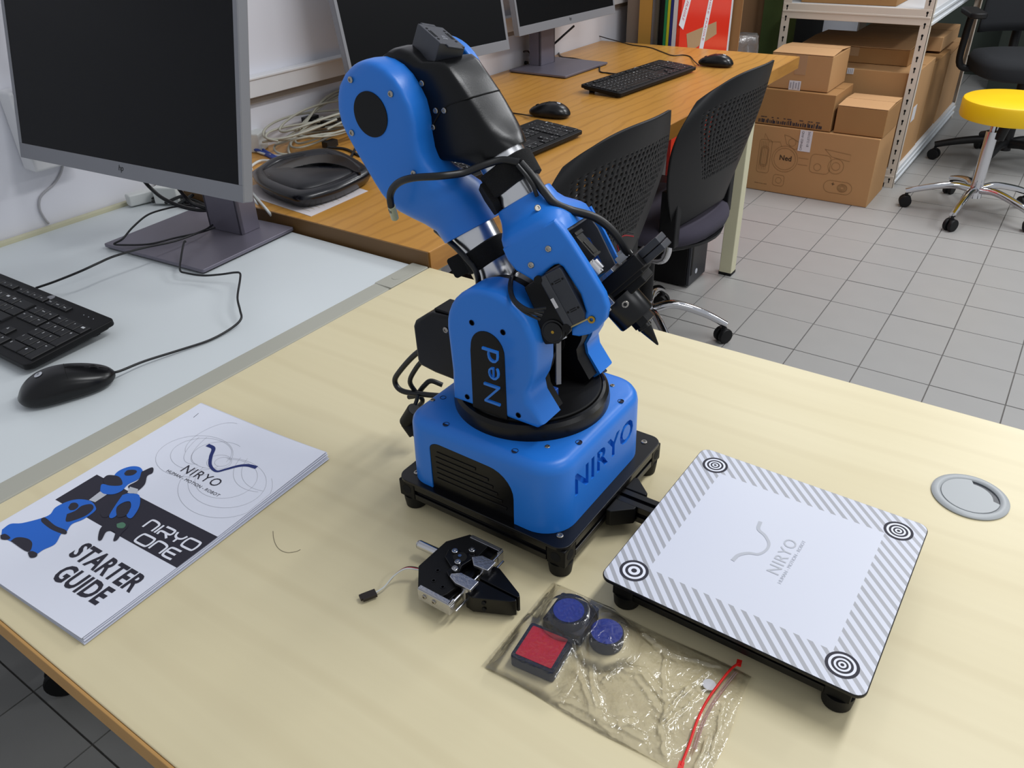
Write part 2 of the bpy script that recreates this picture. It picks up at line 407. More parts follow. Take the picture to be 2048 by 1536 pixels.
pts = [p for p in ell(0, 0, .0303, n=64)]
lid = [(x, y) for x, y in pts if not (abs(atan2(y, x)-radians(35)) < radians(52))]
lid += [(.0303*cos(radians(a))*.80, .0303*sin(radians(a))*.80) for a in ()]
# lid disc with a finger notch on its far side
notch = []
for x, y in pts:
    a = math.degrees(atan2(y, x)); r = .0303
    if 0 < a < 92: r = .0235
    notch.append((g.x+r*GS*cos(radians(a)), g.y+r*GS*sin(radians(a))))
prism(bm, notch, .0006, .0024); obj('grommet_lid', bm, 'grommet', gr, True, bevel=.0004)
bm = new(); flat(bm, [(g.x+x, g.y+y) for x, y in ell(0, 0, .0304*GS, n=48)], .0004); obj('notch_floor', bm, 'servo', gr, True)

# ------------------------------------------------------------------ white desk
t = thing('white_desk', 'white desk with a grey front edge against the wall at left', 'desk', (-.38, -.6, FZ))
bm = new(); bb(bm, (-.735, -1.5, -.026), (-.034, -.006, -.001)); obj('desktop', bm, 'white_lam', t, True, bevel=.001)
bm = new()
prof = [(-.0335, -.028), (-.0005, -.028), (-.0005, -.006), (-.0035, -.0012), (-.0335, .0004)]
rings(bm, [[Vector((x, y, z)) for x, z in prof] for y in (-1.5, -.008)]); obj('edge_profile', bm, 'grey_edge', t, True, bevel=.001)
bm = new(); prism(bm, rrect(-.0178, -.048, .0350, .094, .003), -.0283, .0009); 
cc = obj('corner_cap', bm, 'grey_edge', t, True, bevel=.001)
bm = new(); prism(bm, rrect(-.0178, -.046, .014, .046, .0069), .0009, .0014); obj('cap_insert', bm, 'grey_edge', cc, True, bevel=.0003)
bm = new(); bb(bm, (-.747, -1.5, -.03), (-.735, -.002, .006)); obj('back_lip', bm, 'cream', t, True, bevel=.001)
for x, y in ((-.1, -.5), (-.68, -.06), (-.68, -1.4)):
    bm = new(); bb(bm, (x-.02, y-.02, FZ), (x+.02, y+.02, -.028)); obj('leg', bm, 'cream', t, True, bevel=.002)

# ------------------------------------------------------------------ oak desk
BZ = .025
t = thing('oak_desk', 'long orange-brown oak laminate desk along the wall carrying two monitors', 'desk', (-.38, .97, FZ))
bm = new(); bb(bm, (-.748, .004, -.012), (-.0015, 1.935, BZ)); obj('desktop', bm, 'oak', t, True, bevel=.001)
bm = new(); bb(bm, (-.0013, .004, -.012), (.0015, 1.935, BZ-.0006)); obj('front_edge_band', bm, 'oak_edge', t, True)
bm = new(); bb(bm, (-.748, .001, -.012), (-.0015, .0038, BZ-.0006)); obj('side_edge_band', bm, 'oak_end', t, True)
bm = new(); bb(bm, (-.09, .08, -.055), (-.06, 1.88, -.012)); bb(bm, (-.70, 1.85, -.055), (-.06, 1.88, -.012)); obj('steel_apron', bm, 'cream', t, True, bevel=.002)
for x, y in ((-.12, 1.84), (-.70, 1.84), (-.12, .12), (-.70, .12)):
    bm = new(); bb(bm, (x-.024, y-.024, FZ+.006), (x+.024, y+.024, -.012)); lg = obj('leg', bm, 'cream', t, True, bevel=.003)
    bm = new(); bb(bm, (x-.025, y-.025, FZ), (x+.025, y+.025, FZ+.012)); obj('foot_cap', bm, 'rubber', lg, True, bevel=.002)
# ------------------------------------------------------------------ the robot arm
CX, CY = .4649, -.3938
rb = thing('robot_arm', 'blue and black six-axis robot arm folded over its square black base plate', 'robot', (.4562, -.3808, 0)); FIT[rb.name] = True
def screw(parent, p, nrm, r=.0026, dark=True, h=.0012):
    bm = new(); x, y, d = basis(nrm); p = Vector(p)
    lathe(bm, [(r*.5, 0), (r, 0), (r, h*.6), (r*.82, h), (r*.48, h), (r*.45, h*.35)], p, nrm, 14); s = obj('screw', bm, 'screw', parent, True)
    return s
def hole(parent, p, nrm, r=.0028):
    bm = new(); lathe(bm, [(r*1.02, -.0004), (r*1.02, .0002), (r*.9, .0003), (r*.85, -.0002)], p, nrm, 16); return obj('screw_hole', bm, 'dark_hole', parent, True)
# base plate, frame and feet
hp = .096
bm = new(); prism(bm, rrect(CX, CY, 2*hp, 2*hp+.002, .012), .0465, .0500); bpz = obj('base_plate', bm, 'black_g', rb, True, bevel=.0008)
for sx in (-1, 1):
    for sy in (-1, 1):
        x = CX+sx*(hp-.0105); y = CY+sy*(hp-.0105)
        bm = new(); bx(bm, (x, y, .0365), (.019, .019, .0195)); 
        cb = obj('corner_block', bm, 'black_m', rb, True, bevel=.0012)
        for ax in ((sx, 0, 0), (0, sy, 0)):
            a = Vector(ax); bm = new(); cyl(bm, Vector((x, y, .037))+a*.0094, Vector((x, y, .037))+a*.0097, .0052, n=20); obj('bore', bm, mat('hole black', '#020203', .9), cb, True)
        bm = new(); lathe(bm, [(.0085, .01285), (.0102, .0137), (.0112, .022), (.0116, .0272)], (x-sx*.001, y-sy*.001, 0), n=28); obj('foot', bm, 'rubber', rb, True)
        screw(bpz, (CX+sx*(hp-.014), CY+sy*(hp-.014), .05), (0, 0, 1), .0032)
def extrusion(bm, p0, p1, w, h, T=ID):
    """grooved profile bar between p0 and p1, centred"""
    p0 = Vector(p0); p1 = Vector(p1); d = (p1-p0).normalized(); s = Vector((0, 0, 1)).cross(d)
    g_ = .0022; dp = .003; gw = w*.14
    sec = [(-w/2, -h/2), (-w*.12, -h/2), (-w*.12, -h/2+dp), (w*.12, -h/2+dp), (w*.12, -h/2), (w/2, -h/2),
           (w/2, -h*.14), (w/2-dp, -h*.14), (w/2-dp, h*.14), (w/2, h*.14), (w/2, h/2), (w*.12, h/2), (w*.12, h/2-dp), (-w*.12, h/2-dp), (-w*.12, h/2),
           (-w/2, h/2), (-w/2, h*.14), (-w/2+dp, h*.14), (-w/2+dp, -h*.14), (-w/2, -h*.14)]
    rings(bm, [[T @ (p + s*a + Vector((0, 0, b))) for a, b in sec] for p in (p0, p1)])
for a, b in (((-1, -1), (1, -1)), ((-1, 1), (1, 1)), ((-1, -1), (-1, 1)), ((1, -1), (1, 1))):
    q = hp-.0095
    p0 = Vector((CX+a[0]*q, CY+a[1]*q, .0368)); p1 = Vector((CX+b[0]*q, CY+b[1]*q, .0368)); d = (p1-p0).normalized()*.011
    bm = new(); extrusion(bm, p0+d, p1-d, .0165, .0178); obj('profile_rail', bm, 'black_g', rb, True, smooth=0, bevel=.0004)
# blue base shell
BX0, BX1, BY0, BY1 = .3790, .5500, -.4850, -.3110
def shell_ring(z, ins):
    out = []
    for (sx, sy, a, r) in ((1, 1, 0, .034), (-1, 1, 90, .034), (-1, -1, 180, .022), (1, -1, 270, .031)):
        cx = (BX1 if sx > 0 else BX0) - sx*r; cy = (BY1 if sy > 0 else BY0) - sy*r
        for i in range(11):
            t_ = radians(a+9*i); out.append(Vector((cx+(r-ins)*cos(t_), cy+(r-ins)*sin(t_), z)))
    return out
bm = new(); rings(bm, [shell_ring(.0502, .000), shell_ring(.1120, .0012), shell_ring(.1165, .0022), shell_ring(.1200, .0045), shell_ring(.1222, .0075), shell_ring(.1232, .011)])
base = obj('base_shell', bm, 'blue', rb, True, smooth=50)
# cut the side arch and the front lettering out of the shell
def cutter(bm):
    bmesh.ops.remove_doubles(bm, verts=bm.verts, dist=2e-6)
    bmesh.ops.recalc_face_normals(bm, faces=bm.faces)
    me = bpy.data.meshes.new('c'); bm.to_mesh(me); bm.free(); o = bpy.data.objects.new('c', me); COL.objects.link(o); return o
def boolean(o, cut_w):
    c = cutter(cut_w); c.matrix_world = WM[o.name].inverted() if False else ID
    cut_local = c; cut_local.data.transform(WM[o.name].inverted() @ RFIT)
    tmp = bpy.data.objects.new('tmp', o.data.copy()); COL.objects.link(tmp)
    md = tmp.modifiers.new('b', 'BOOLEAN'); md.object = c; md.operation = 'DIFFERENCE'; md.solver = 'EXACT'
    bpy.context.view_layer.update()
    me = bpy.data.meshes.new_from_object(tmp.evaluated_get(bpy.context.evaluated_depsgraph_get()))
    for m_ in list(me.materials)[len(o.data.materials):]: pass
    old = o.data; o.data = me
    bpy.data.objects.remove(tmp); bpy.data.objects.remove(c)
    for p in me.polygons: p.use_smooth = True
    me.set_sharp_from_angle(angle=radians(40))
def arch_pts(g=0):
    x0, x1, zt = .4105-g, .5045+g, .1045+g
    pts = [(x0, .045)] + [(x0+.012-.012*cos(radians(a)), zt-.008+.008*sin(radians(a))) for a in range(0, 91, 15)]
    pts += [(.478, zt-.001)] + [(.478+(x1-.478)*sin(radians(a)), .078+(zt-.001-.078)*cos(radians(a))) for a in range(12, 91, 13)] + [(x1, .045)]
    return pts
bm = new(); ap = arch_pts()
rings(bm, [[Vector((x, y, z)) for x, z in ap] for y in (BY0-.01, BY0+.0028)]); boolean(base, bm)
bm = new(); TT = frame((BX1-.0028, -.4545, .0800), (0, 1, 0), (0, 0, 1))
text(bm, 'NIRYO', TT @ Matrix.Translation((0, 0, .002)), w=.1085, h=.0240, ext=.0035, space=1.12, off=.028)
bm.transform(Matrix.Translation((-.0008, 0, 0)))
boolean(base, bm)
# black grille panel with raised louvres inside the arch
bm = new(); rings(bm, [[Vector((x, y, z)) for x, z in arch_pts(-.0004)] for y in (BY0+.0012, BY0+.0026)]); gp = obj('grille_panel', bm, 'black', rb, True)
for k in range(6):
    z = .0615+k*.0062; x0 = .4165; x1 = .4165+(.056+.024*max(0, 1-k/5) if k < 5 else .047)
    bm = new(); bb(bm, (x0+.002*(k > 4), BY0+.0004, z), (x1, BY0+.0013, z+.0030)); obj('louvre', bm, 'black', gp, True, bevel=.0004)
for x, y in ((.395, -.4416), (.4249, -.4746), (.5001, -.474), (.5401, -.4339), (.5404, -.3572), (.5004, -.3172), (.389, -.353)): hole(base, (x, y, .1233), (0, 0, 1), .003)
for x, y in ((.3893, -.4503), (.5205, -.4541), (.5208, -.3374)): screw(base, (x, y, .1228), (0, 0, 1), .0024)
# turntable
TC = (CX, CY, 0)
bm = new(); lathe(bm, [(.0735, .122), (.0738, .1275), (.0725, .1345), (.0695, .1375), (.0668, .1380), (.0662, .1355)], TC, n=72); obj('turntable_ring', bm, 'black', rb, True, smooth=30)
bm = new(); lathe(bm, [(.0655, .13), (.0655, .1392), (.0645, .1402), (.01, .1402)], TC, n=72); obj('turntable', bm, 'black_m', rb, True)
# shoulder covers ("Ned" side towards the camera)
SZ = .2135
def cover_outline(flare=1, top=SZ, R=.0455, xl=-.0440, xr=.0480):
    p = [(xl, .1402), (xl+.0005, .17), (-R, top)]
    p += [(R*cos(radians(a)), top+R*sin(radians(a))) for a in range(170, -1, -10)]
    p += [(R, .198), (.0425, .184), (.0375, .1735), (.0395, .1640), (.0530, .1460), (.0470, .1403)]
    return p
def slab(outline, y0, y1, ry, side):
    """rounded slab in the xz plane, outer face at y0 rounded with radius ry"""
    n = len(outline); cx = sum(p[0] for p in outline)/n; cz = sum(p[1] for p in outline)/n
    def off(d):
        out = []
        for i in range(n):
            a = Vector(outline[i-1]); b = Vector(outline[i]); c = Vector(outline[(i+1) % n])
            e1 = (b-a).normalized(); e2 = (c-b).normalized(); nn = Vector((-(e1+e2).y, (e1+e2).x))
            nn = nn.normalized() if nn.length > 1e-6 else Vector((0, 0)); 
            out.append(b+nn*d)
        return out
    area_ = sum(outline[i][0]*outline[(i+1) % n][1]-outline[(i+1) % n][0]*outline[i][1] for i in range(n))
    sg = 1 if area_ > 0 else -1
    rs = []
    for a in (0, 18, 36, 54, 72, 90):
        d = ry*(1-sin(radians(a))); yy = y0+side*ry*(1-cos(radians(a)))
        rs.append([(p.x, yy, p.y) for p in off(sg*d)])
    rs.append([(p[0], y1, p[1]) for p in outline])
    return rs
bm = new(); YC = -.4585
rings(bm, [[Vector((CX+x, y, z)) for x, y, z in r] for r in slab(cover_outline(), YC, YC+.030, .0062, 1)])
cov = obj('shoulder_cover', bm, 'blue', rb, True, smooth=45)
# black inlay with the raised letters
def inlay(): 
    return [(.4458-.001, .1405), (.4458, .199)]+[(.4640+.0175*cos(radians(a)), .2035+.0185*sin(radians(a))) for a in range(170, -1, -10)]+[(.4815+.0005, .1402)]
bm = new(); rings(bm, [[Vector((x, y, z)) for x, z in inlay()] for y in (YC-.0006, YC+.004)]); inl = obj('name_inlay', bm, 'black_m', cov, True, bevel=.0003)
bm = new(); TT = frame((.4755, YC-.0016, .1520), (0, 0, 1), (-1, 0, 0)); text(bm, 'Ned', frame((.4755, YC-.0006, .1520), (0, 0, 1), (-1, 0, 0)), w=.0545, h=.0165, ext=.0010, space=1.1, off=-.012); obj('raised_lettering', bm, 'blue', inl, True, smooth=0)
for x, z in ((-.0160, .2262), (.0158, .2262), (-.0262, .1487), (.0290, .1490)): hole(cov, (CX+x, YC-.0002, z), (0, -1, 0), .0026)
bm = new(); rings(bm, [[Vector((CX+x, y, z)) for x, y, z in r] for r in slab(cover_outline(), CY+.0635, CY+.0365, .0062, -1)])
obj('shoulder_cover', bm, 'blue', rb, True, smooth=45)
# black inner cheeks and drum between the covers
bm = new(); o_ = [(x*.9, min(z, SZ+.040) if z > .2 else z) for x, z in cover_outline()]
rings(bm, [[Vector((CX+x*.93, y, SZ+(z-SZ)*.96 if z > SZ else z)) for x, z in cover_outline()] for y in (YC+.030, YC+.040)]); 
rings(bm, [[Vector((CX+x*.93, y, SZ+(z-SZ)*.96 if z > SZ else z)) for x, z in cover_outline()] for y in (CY+.022, CY+.0366)]); obj('shoulder_cheek', bm, 'black_m', rb, True)
bm = new(); cyl(bm, (CX, YC+.035, SZ), (CX, CY+.03, SZ), .036, n=36); bb(bm, (CX-.036, YC+.038, .140), (CX+.004, CY+.03, .20)); obj('shoulder_drum', bm, 'black', rb, True, bevel=.002)
# blue foot block inside
bm = new(); bb(bm, (CX+.006, YC+.040, .1402), (CX+.036, CY-.010, .1500)); obj('inner_bracket', bm, 'blue_deep', rb, True, bevel=.001)
# counter rod seen between the covers
bm = new(); tube(bm, [(CX+.046, CY-.028, .218), (CX+.044, CY-.024, .165)], .003, n=4, sm=False); obj('stop_bar', bm, 'silver', rb, True)
# oval hole on the far cheek
bm = new(); rings(bm, [[Vector((CX+.014+a, y, .178+b)) for a, b in ell(0, 0, .009, .013, 24)] for y in (CY+.0205, CY+.0218)]); obj('oval_hole', bm, mat('hole black', '#020203', .9), rb, True)
# motor box behind the shoulder
def bbox_pts(): return [(-.048, .1400), (-.085, .1412), (-.1040, .1440), (-.1062, .1500), (-.1072, .186), (-.1040, .1925), (-.090, .2030), (-.082, .2075), (-.048, .2085)]
bm = new(); rings(bm, [[Vector((CX+x, y, z)) for x, z in bbox_pts()] for y in (-.434, -.402)]); mb = obj('rear_motor_housing', bm, 'black', rb, True, bevel=.004, seg=3)
screw(mb, (CX-.066, -.4342, .194), (0, -1, 0), .003)
bm = new(); bb(bm, (CX-.082, -.430, .2075), (CX-.05, -.406, .2100)); obj('housing_lid', bm, 'black_m', mb, True, bevel=.001)

# --- upper arm -----------------------------------------------------
def fr(o, u): 
    u = Vector((u[0], 0, u[1])).normalized(); w = Vector((-u.z, 0, u.x)); s = Vector((0, 1, 0))
    return Matrix(((u.x, s.x, w.x, CX+o[0]), (u.y, s.y, w.y, CY), (u.z, s.z, w.z, o[1]), (0, 0, 0, 1)))
F1 = fr((-.1219, .3799), (.5378, -.8431)); F2 = fr((-.001, .3101), (.5699, -.8217))
def F(T, t, s, w): return T @ Vector((t, s, w))
# elbow cover: rounded slab with a neck that turns into a collar
def cover_pts():
    R = .0405
    left = [(.075, -.0400), (.05, -.0400), (.02, -.0402)]
    arc = [(R*cos(radians(a)), R*sin(radians(a))) for a in range(-100, -271, -10)]
    return arc
bm = new()
secs = []
# superellipse loft along t: (t, s_outer, s_inner, w_lo, w_hi, power)
L_ = [(-.0405, -.036, -.028, -.006, .006, 2.2), (-.0400, -.040, -.0205, -.0085, .0085, 2.6), (-.0385, -.0430, -.0180, -.0135, .0135, 3.5),
      (-.034, -.0458, -.0160, -.0225, .0225, 5), (-.028, -.0465, -.0150, -.0295, .0295, 6), (-.020, -.0468, -.0150, -.0355, .0355, 7),
      (-.010, -.0470, -.0150, -.0394, .0394, 8), (0, -.0470, -.0150, -.0405, .0405, 8), (.012, -.0470, -.0150, -.0405, .0400, 8), (.025, -.0470, -.0150, -.0404, .0355, 7),
      (.036, -.0470, -.0150, -.0403, .0285, 6), (.046, -.0470, -.0140, -.0402, .0240, 5.5), (.056, -.0470, -.0100, -.0402, .0225, 5), (.066, -.0465, .000, -.0400, .0230, 4.2),
      (.076, -.0450, .012, -.0385, .0240, 3.4), (.086, -.0415, .022, -.0350, .0255, 2.8), (.096, -.0355, .027, -.0318, .0262, 2.4), (.106, -.0300, .028, -.0300, .0262, 2.1), (.1185, -.0285, .0283, -.0297, .0258, 2), (.1190, -.0275, .0273, -.0287, .0248, 2)]
for t_, s0, s1, w0, w1, p in L_:
    r = []
    for i in range(44):
        a = 2*pi*i/44; ca, sa = cos(a), sin(a)
        r.append(F(F1, t_, (s0+s1)/2+(s1-s0)/2*math.copysign(abs(ca)**(2/p), ca), (w0+w1)/2+(w1-w0)/2*math.copysign(abs(sa)**(2/p), sa)))
    secs.append(r)
rings(bm, secs); elb = obj('elbow_cover', bm, 'blue', rb, True, smooth=40)
bm = new(); cyl(bm, F(F1, 0, -.0462, 0), F(F1, 0, -.0477, 0), .0182, n=48); obj('joint_cap', bm, 'black_m', elb, True)
NS = F1.to_3x3() @ Vector((0, -1, 0))
for t_, w_ in ((-.0310, -.0015), (.0019, -.0300), (-.0025, .0305), (.0575, .0115)): screw(elb, F(F1, t_, -.0471, w_), NS, .0026)
screw(elb, F(F1, .1065, -.0215, .0150), F1.to_3x3() @ Vector((0, -.8, .55)), .0028)
# upper-arm tube and strap
TW = -.0025
bm = new(); cyl(bm, F(F1, .112, 0, TW), F(F1, .196, 0, TW), .0202, n=56); obj('upper_arm_tube', bm, 'alu', rb, True)
def strap(T, t0, t1, w0, r, name):
    bm = new(); rs = []
    for t_, rr_ in ((t0, r), (t0+.001, r+.002), (t1-.001, r+.002), (t1, r)):
        rs.append([T @ Vector((t_+.0012*sin(2*a_+1), rr_*cos(a_), w0+rr_*sin(a_))) for a_ in [2*pi*i/40 for i in range(40)]])
    rings(bm, rs); return obj(name, bm, 'velcro', rb, True, smooth=60)
st = strap(F1, .1335, .152, TW, .0208, 'cable_strap')
bm = new(); prism(bm, rrect(0, 0, .019, .026, .003), 0, .003, T=F1 @ frame((.141, -.0215, -.013), (1, 0, 0), (0, -.35, -1))); obj('strap_tail', bm, 'velcro', st, True, bevel=.0008)
# black clamp at the bottom of the tube
bm = new(); rs = []
for t_, h, w_ in ((.180, .0215, .0215), (.183, .024, .024), (.194, .026, .0265), (.206, .030, .032), (.228, .030, .034)):
    rs.append([F(F1, t_, h*math.copysign(abs(cos(a))**.6, cos(a)), TW+w_*math.copysign(abs(sin(a))**.6, sin(a))) for a in [2*pi*i/36 for i in range(36)]])
rings(bm, rs); obj('tube_clamp', bm, 'black_m', rb, True)

# --- forearm -------------------------------------------------------
bm = new(); secs = []
L_ = [(-.1630, -.018, .004, -.065, -.040, 4), (-.1615, -.0212, .006, -.075, -.0290, 5), (-.157, -.0225, .008, -.083, -.0215, 6), (-.149, -.0225, .009, -.090, -.0150, 7), (-.138, -.0225, .0130, -.095, -.0085, 8),
      (-.128, -.0225, .0265, -.095, .0085, 8), (-.121, -.0225, .0265, -.095, .0120, 8), (-.105, -.0225, .0265, -.090, .0140, 8), (-.092, -.0225, .0265, -.080, .0155, 8), (-.082, -.0225, .0265, -.068, .0165, 7),
      (-.072, -.0230, .0262, -.052, .0175, 6), (-.064, -.0238, .0258, -.038, .0190, 4.5), (-.056, -.0245, .0252, -.0275, .0215, 3), (-.050, -.0243, .0246, -.0238, .0232, 2.3), (-.0455, -.0238, .0238, -.0236, .0236, 2)]
for t_, s0, s1, w0, w1, p in L_:
    r = []
    for i in range(48):
        a = 2*pi*i/48; ca, sa = cos(a), sin(a)
        r.append(F(F2, t_, (s0+s1)/2+(s1-s0)/2*math.copysign(abs(ca)**(2/p), ca), (w0+w1)/2+(w1-w0)/2*math.copysign(abs(sa)**(2/p), sa)))
    secs.append(r)
rings(bm, secs); fb = obj('forearm_housing', bm, 'black', rb, True, smooth=38)
# seam between the two housing halves
bm = new(); 
for k, (t_, w0, w1) in enumerate(((-.094, -.034, .0152),)):
    pts = [F(F2, -.094, s, .0157) for s in (-.014, 0, .018)]
tube(bm, [F(F2, -.0885, -.0228, -.044), F(F2, -.0985, -.0229, -.012), F(F2, -.096, -.0224, .006), F(F2, -.0935, -.0185, .0148), F(F2, -.0925, .002, .0158), F(F2, -.0915, .020, .0155)], .0006, n=6, k=5)
obj('housing_seam', bm, mat('hole black', '#020203', .9), fb, True)
NS2 = Vector((0, -1, 0))
for t_, w_ in ((-.1245, -.0165), (-.1013, -.0178), (-.0972, -.0100), (-.0926, -.0290)): screw(fb, F(F2, t_, -.0226, w_), NS2, .0024)
# blue second-side disc peeking out above the housing
bm = new(); cyl(bm, F(F2, -.1235, .0262, -.040), F(F2, -.1235, .036, -.040), .0415, n=48); obj('far_joint_cover', bm, 'blue', rb, True, bevel=.002)
# servo on top
mo = PY(883, 70, CY+.004)
a_ = Vector((.8871, -.3512, -.2955)); b_ = Vector((.2906, .9266, -.2322)); MT = frame(mo, a_, b_)
if (MT.to_3x3() @ Vector((0, 0, 1))).z < 0: MT = frame(mo, a_, -b_)
bm = new(); bx(bm, (0, 0, -.0125), (.0360, .0245, .0250), MT); bx(bm, (-.0185, -.001, -.0008), (.006, .0135, .0016), MT); bx(bm, (.0190, .001, -.0008), (.006, .0150, .0016), MT); bx(bm, (.019, 0, -.019), (.006, .018, .010), MT); 
sv = obj('forearm_servo', bm, 'servo', rb, True, bevel=.0007)
for sx in (-1, 1):
    bm = new()
    for dy in (-.0009, .0009): bx(bm, (0, sx*.0082+dy, .0001), (.0115, .0008, .0003), MT)
    for dx in (-.0095, .0095): cyl(bm, (dx, sx*.0085, -.0001), (dx, sx*.0085, .0003), .0011, n=10, T=MT)
    obj('slot', bm, mat('hole black', '#020203', .9), sv, True, smooth=0)
bm = new(); text(bm, 'XL', MT @ Matrix.Translation((.0005, .0018 , .0002)) @ Matrix.Rotation(pi/2, 4, 'Z') @ Matrix.Translation((-.0035, -.0035, 0)), h=.0022); text(bm, '320', MT @ Matrix.Translation((.0045, .0018, .0002)) @ Matrix.Rotation(pi/2, 4, 'Z') @ Matrix.Translation((-.0045, -.0035, 0)), h=.0022); obj('servo_marking', bm, 'ink_silver', sv, True, smooth=0)
bm = new(); prism(bm, rrect(-.002, .002, .042, .030, .004), -.036, -.0245, MT); obj('servo_seat', bm, 'black_m', rb, True, bevel=.001)
# forearm tube, strap
bm = new(); cyl(bm, F(F2, -.060, 0, 0), F(F2, .016, 0, 0), .0200, n=56); obj('forearm_tube', bm, 'alu', rb, True)
st = strap(F2, -.0400, -.0190, 0, .0218, 'cable_strap')
bm = new(); prism(bm, [(-.013, -.012), (.006, -.014), (.013, -.004), (.012, .012), (-.003, .014), (-.013, .008)], 0, .0060, T=F2 @ frame((-.020, -.0165, -.0215), (1, 0, .1), (0, .62, -.75))); obj('strap_tail', bm, 'velcro', st, True, bevel=.001)

# --- wrist fork ----------------------------------------------------
PS = radians(15)
S3 = Vector((0, 1, 0)); U3 = F2.to_3x3() @ Vector((1, 0, 0)); W3 = F2.to_3x3() @ Vector((0, 0, 1))
Sl = S3*cos(PS) - W3*sin(PS); Wl = W3*cos(PS) + S3*sin(PS); O3 = Vector((CX-.001, CY, .3101))
F3 = Matrix(((U3.x, Sl.x, Wl.x, O3.x), (U3.y, Sl.y, Wl.y, O3.y), (U3.z, Sl.z, Wl.z, O3.z), (0, 0, 0, 1)))
# collar and yoke loft
bm = new(); secs = []
L_ = [(-.0075, -.0232, .0232, -.0232, .0232, 2), (-.0068, -.0245, .0245, -.0245, .0245, 2), (.002, -.0268, .0262, -.0258, .0262, 2.1), (.008, -.0325, .0300, -.0255, .0285, 2.5), (.0135, -.0405, .0350, -.0245, .0315, 3.6), (.0180, -.0448, .0380, -.0220, .0335, 5), (.0220, -.0463, .0392, -.0205, .0350, 6.5), (.031, -.0463, .0398, -.0192, .0358, 7)]
for t_, s0, s1, w0, w1, p in L_:
    r = []
    for i in range(44):
        a = 2*pi*i/44; ca, sa = cos(a), sin(a)
        r.append(F(F3, t_, (s0+s1)/2+(s1-s0)/2*math.copysign(abs(ca)**(2/p), ca), (w0+w1)/2+(w1-w0)/2*math.copysign(abs(sa)**(2/p), sa)))
    secs.append(r)
rings(bm, secs)
# near plate (towards the camera): outline in (t, w)
near = [(.0200, -.0175), (.030, -.0185), (.040, -.0165), (.052, -.0085), (.0575, -.0055), (.0535, .0010), (.0512, .0085), (.0505, .0150), (.0515, .0185), (.055, .0205), (.080, .0225), (.094, .0195), (.0985, .0120), (.1005, .0020), (.1065, -.0010),
        (.1100, .0040), (.1118, .0120), (.1110, .0215), (.1070, .0310), (.0990, .0375), (.088, .0400), (.060, .0385), (.040, .0368), (.030, .0355), (.0200, .0330)]
def plate(bm, pts, s0, s1, rnd, side):
    n = len(pts)
    A = sum(pts[i][0]*pts[(i+1) % n][1]-pts[(i+1) % n][0]*pts[i][1] for i in range(n)); sg = 1 if A > 0 else -1
    def off(d):
        out = []
        for i in range(n):
            a, b, c = Vector(pts[i-1]), Vector(pts[i]), Vector(pts[(i+1) % n]); e = ((b-a).normalized()+(c-b).normalized()); nn = Vector((-e.y, e.x)).normalized()
            out.append(b+nn*d*sg)
        return out
    rs = [[F(F3, p.x, s0+side*rnd*(1-cos(radians(a))), p.y) for p in off(rnd*(1-sin(radians(a))))] for a in (0, 30, 60, 90)]
    rs.append([F(F3, p[0], s1, p[1]) for p in pts])
    rings(bm, rs)
plate(bm, near, -.0462, -.0375, .0030, 1)
far = [(.026, -.016), (.060, -.014), (.082, -.006), (.0850, .010), (.0835, .0300), (.078, .0345), (.050, .0352), (.026, .0345)]
plate(bm, far, .0400, .0345, .0016, -1)
wr = obj('wrist_fork', bm, 'blue', rb, True, smooth=40)
# dark inner liner plate against the far cheek and yoke
bm = new(); ln = [(.033, -.010), (.080, -.004), (.082, .031), (.045, .0325), (.033, .031)]
rings(bm, [[F(F3, t_, s, w_) for t_, w_ in ln] for s in (.0318, .0343)]); bb(bm, (0, 0, 0), (0, 0, 0)) if False else None
rings(bm, [[F(F3, t_, s, w_) for s, w_ in ((-.0365, -.014), (.0318, -.014), (.0318, .028), (.020, .0335), (-.020, .0335), (-.0365, .026))] for t_ in (.0312, .0335)])
obj('inner_liner', bm, mat('grey liner plastic', '#4c4e55', .4), wr, True, smooth=0, bevel=.0006)
bm = new(); rings(bm, [[F(F3, t_, s, w_) for t_, w_ in ((.044, .000), (.071, .002), (.072, .021), (.049, .022), (.044, .016))] for s in (.0309, .0317)]); obj('blue_window', bm, 'blue_deep', wr, True, smooth=0)
for t_, w_ in ((.0372, .0178), (.0419, -.0018)): screw(wr, F(F3, t_, -.0463, w_), -Sl, .0026)
screw(wr, F(F3, .006, -.0285, .0185), -Sl*.7+Wl*.7, .0028)
# wrist servo on the near cheek with its bracket
SV = F3
bm = new(); rings(bm, [[F(F3, t_, s, w_) for t_, w_ in ((.0535, -.0010), (.0535, .0190), (.0560, .0200), (.0945, .0195), (.0990, .0170), (.0990, -.0010))] for s in (-.0490, -.0180)]); ws = obj('wrist_servo', bm, 'servo', rb, True, bevel=.0008)
bm = new(); rings(bm, [[F(F3, t_, s, w_) for t_, w_ in ((.0540, .0002), (.0985, .0002), (.0985, .0060), (.0540, .0060))] for s in (-.0498, -.0488)]); obj('servo_lip', bm, mat('light servo edge', '#3a3c42', .4), ws, True, bevel=.0003)
for t_ in (.0625, .0880):
    bm = new(); TT = F3 @ frame((t_, -.0492, .0125), (0, 0, 1), (1, 0, 0))
    for d in (-.0008, .0008): bx(bm, (0, d, 0), (.0056, .0006, .0004), TT)
    for d in (-.0048, .0048): cyl(bm, (d, 0, -.0002), (d, 0, .0003), .0009, n=10, T=TT)
    obj('slot', bm, mat('hole black', '#020203', .9), ws, True, smooth=0)
bm = new(); rings(bm, [[F(F3, t_, s, w_) for t_, w_ in ((.0725, .0000), (.0810, .0000), (.0810, .0030), (.0725, .0030))] for s in (-.0500, -.0492)]); obj('connector_socket', bm, 'label', ws, True, bevel=.0002)
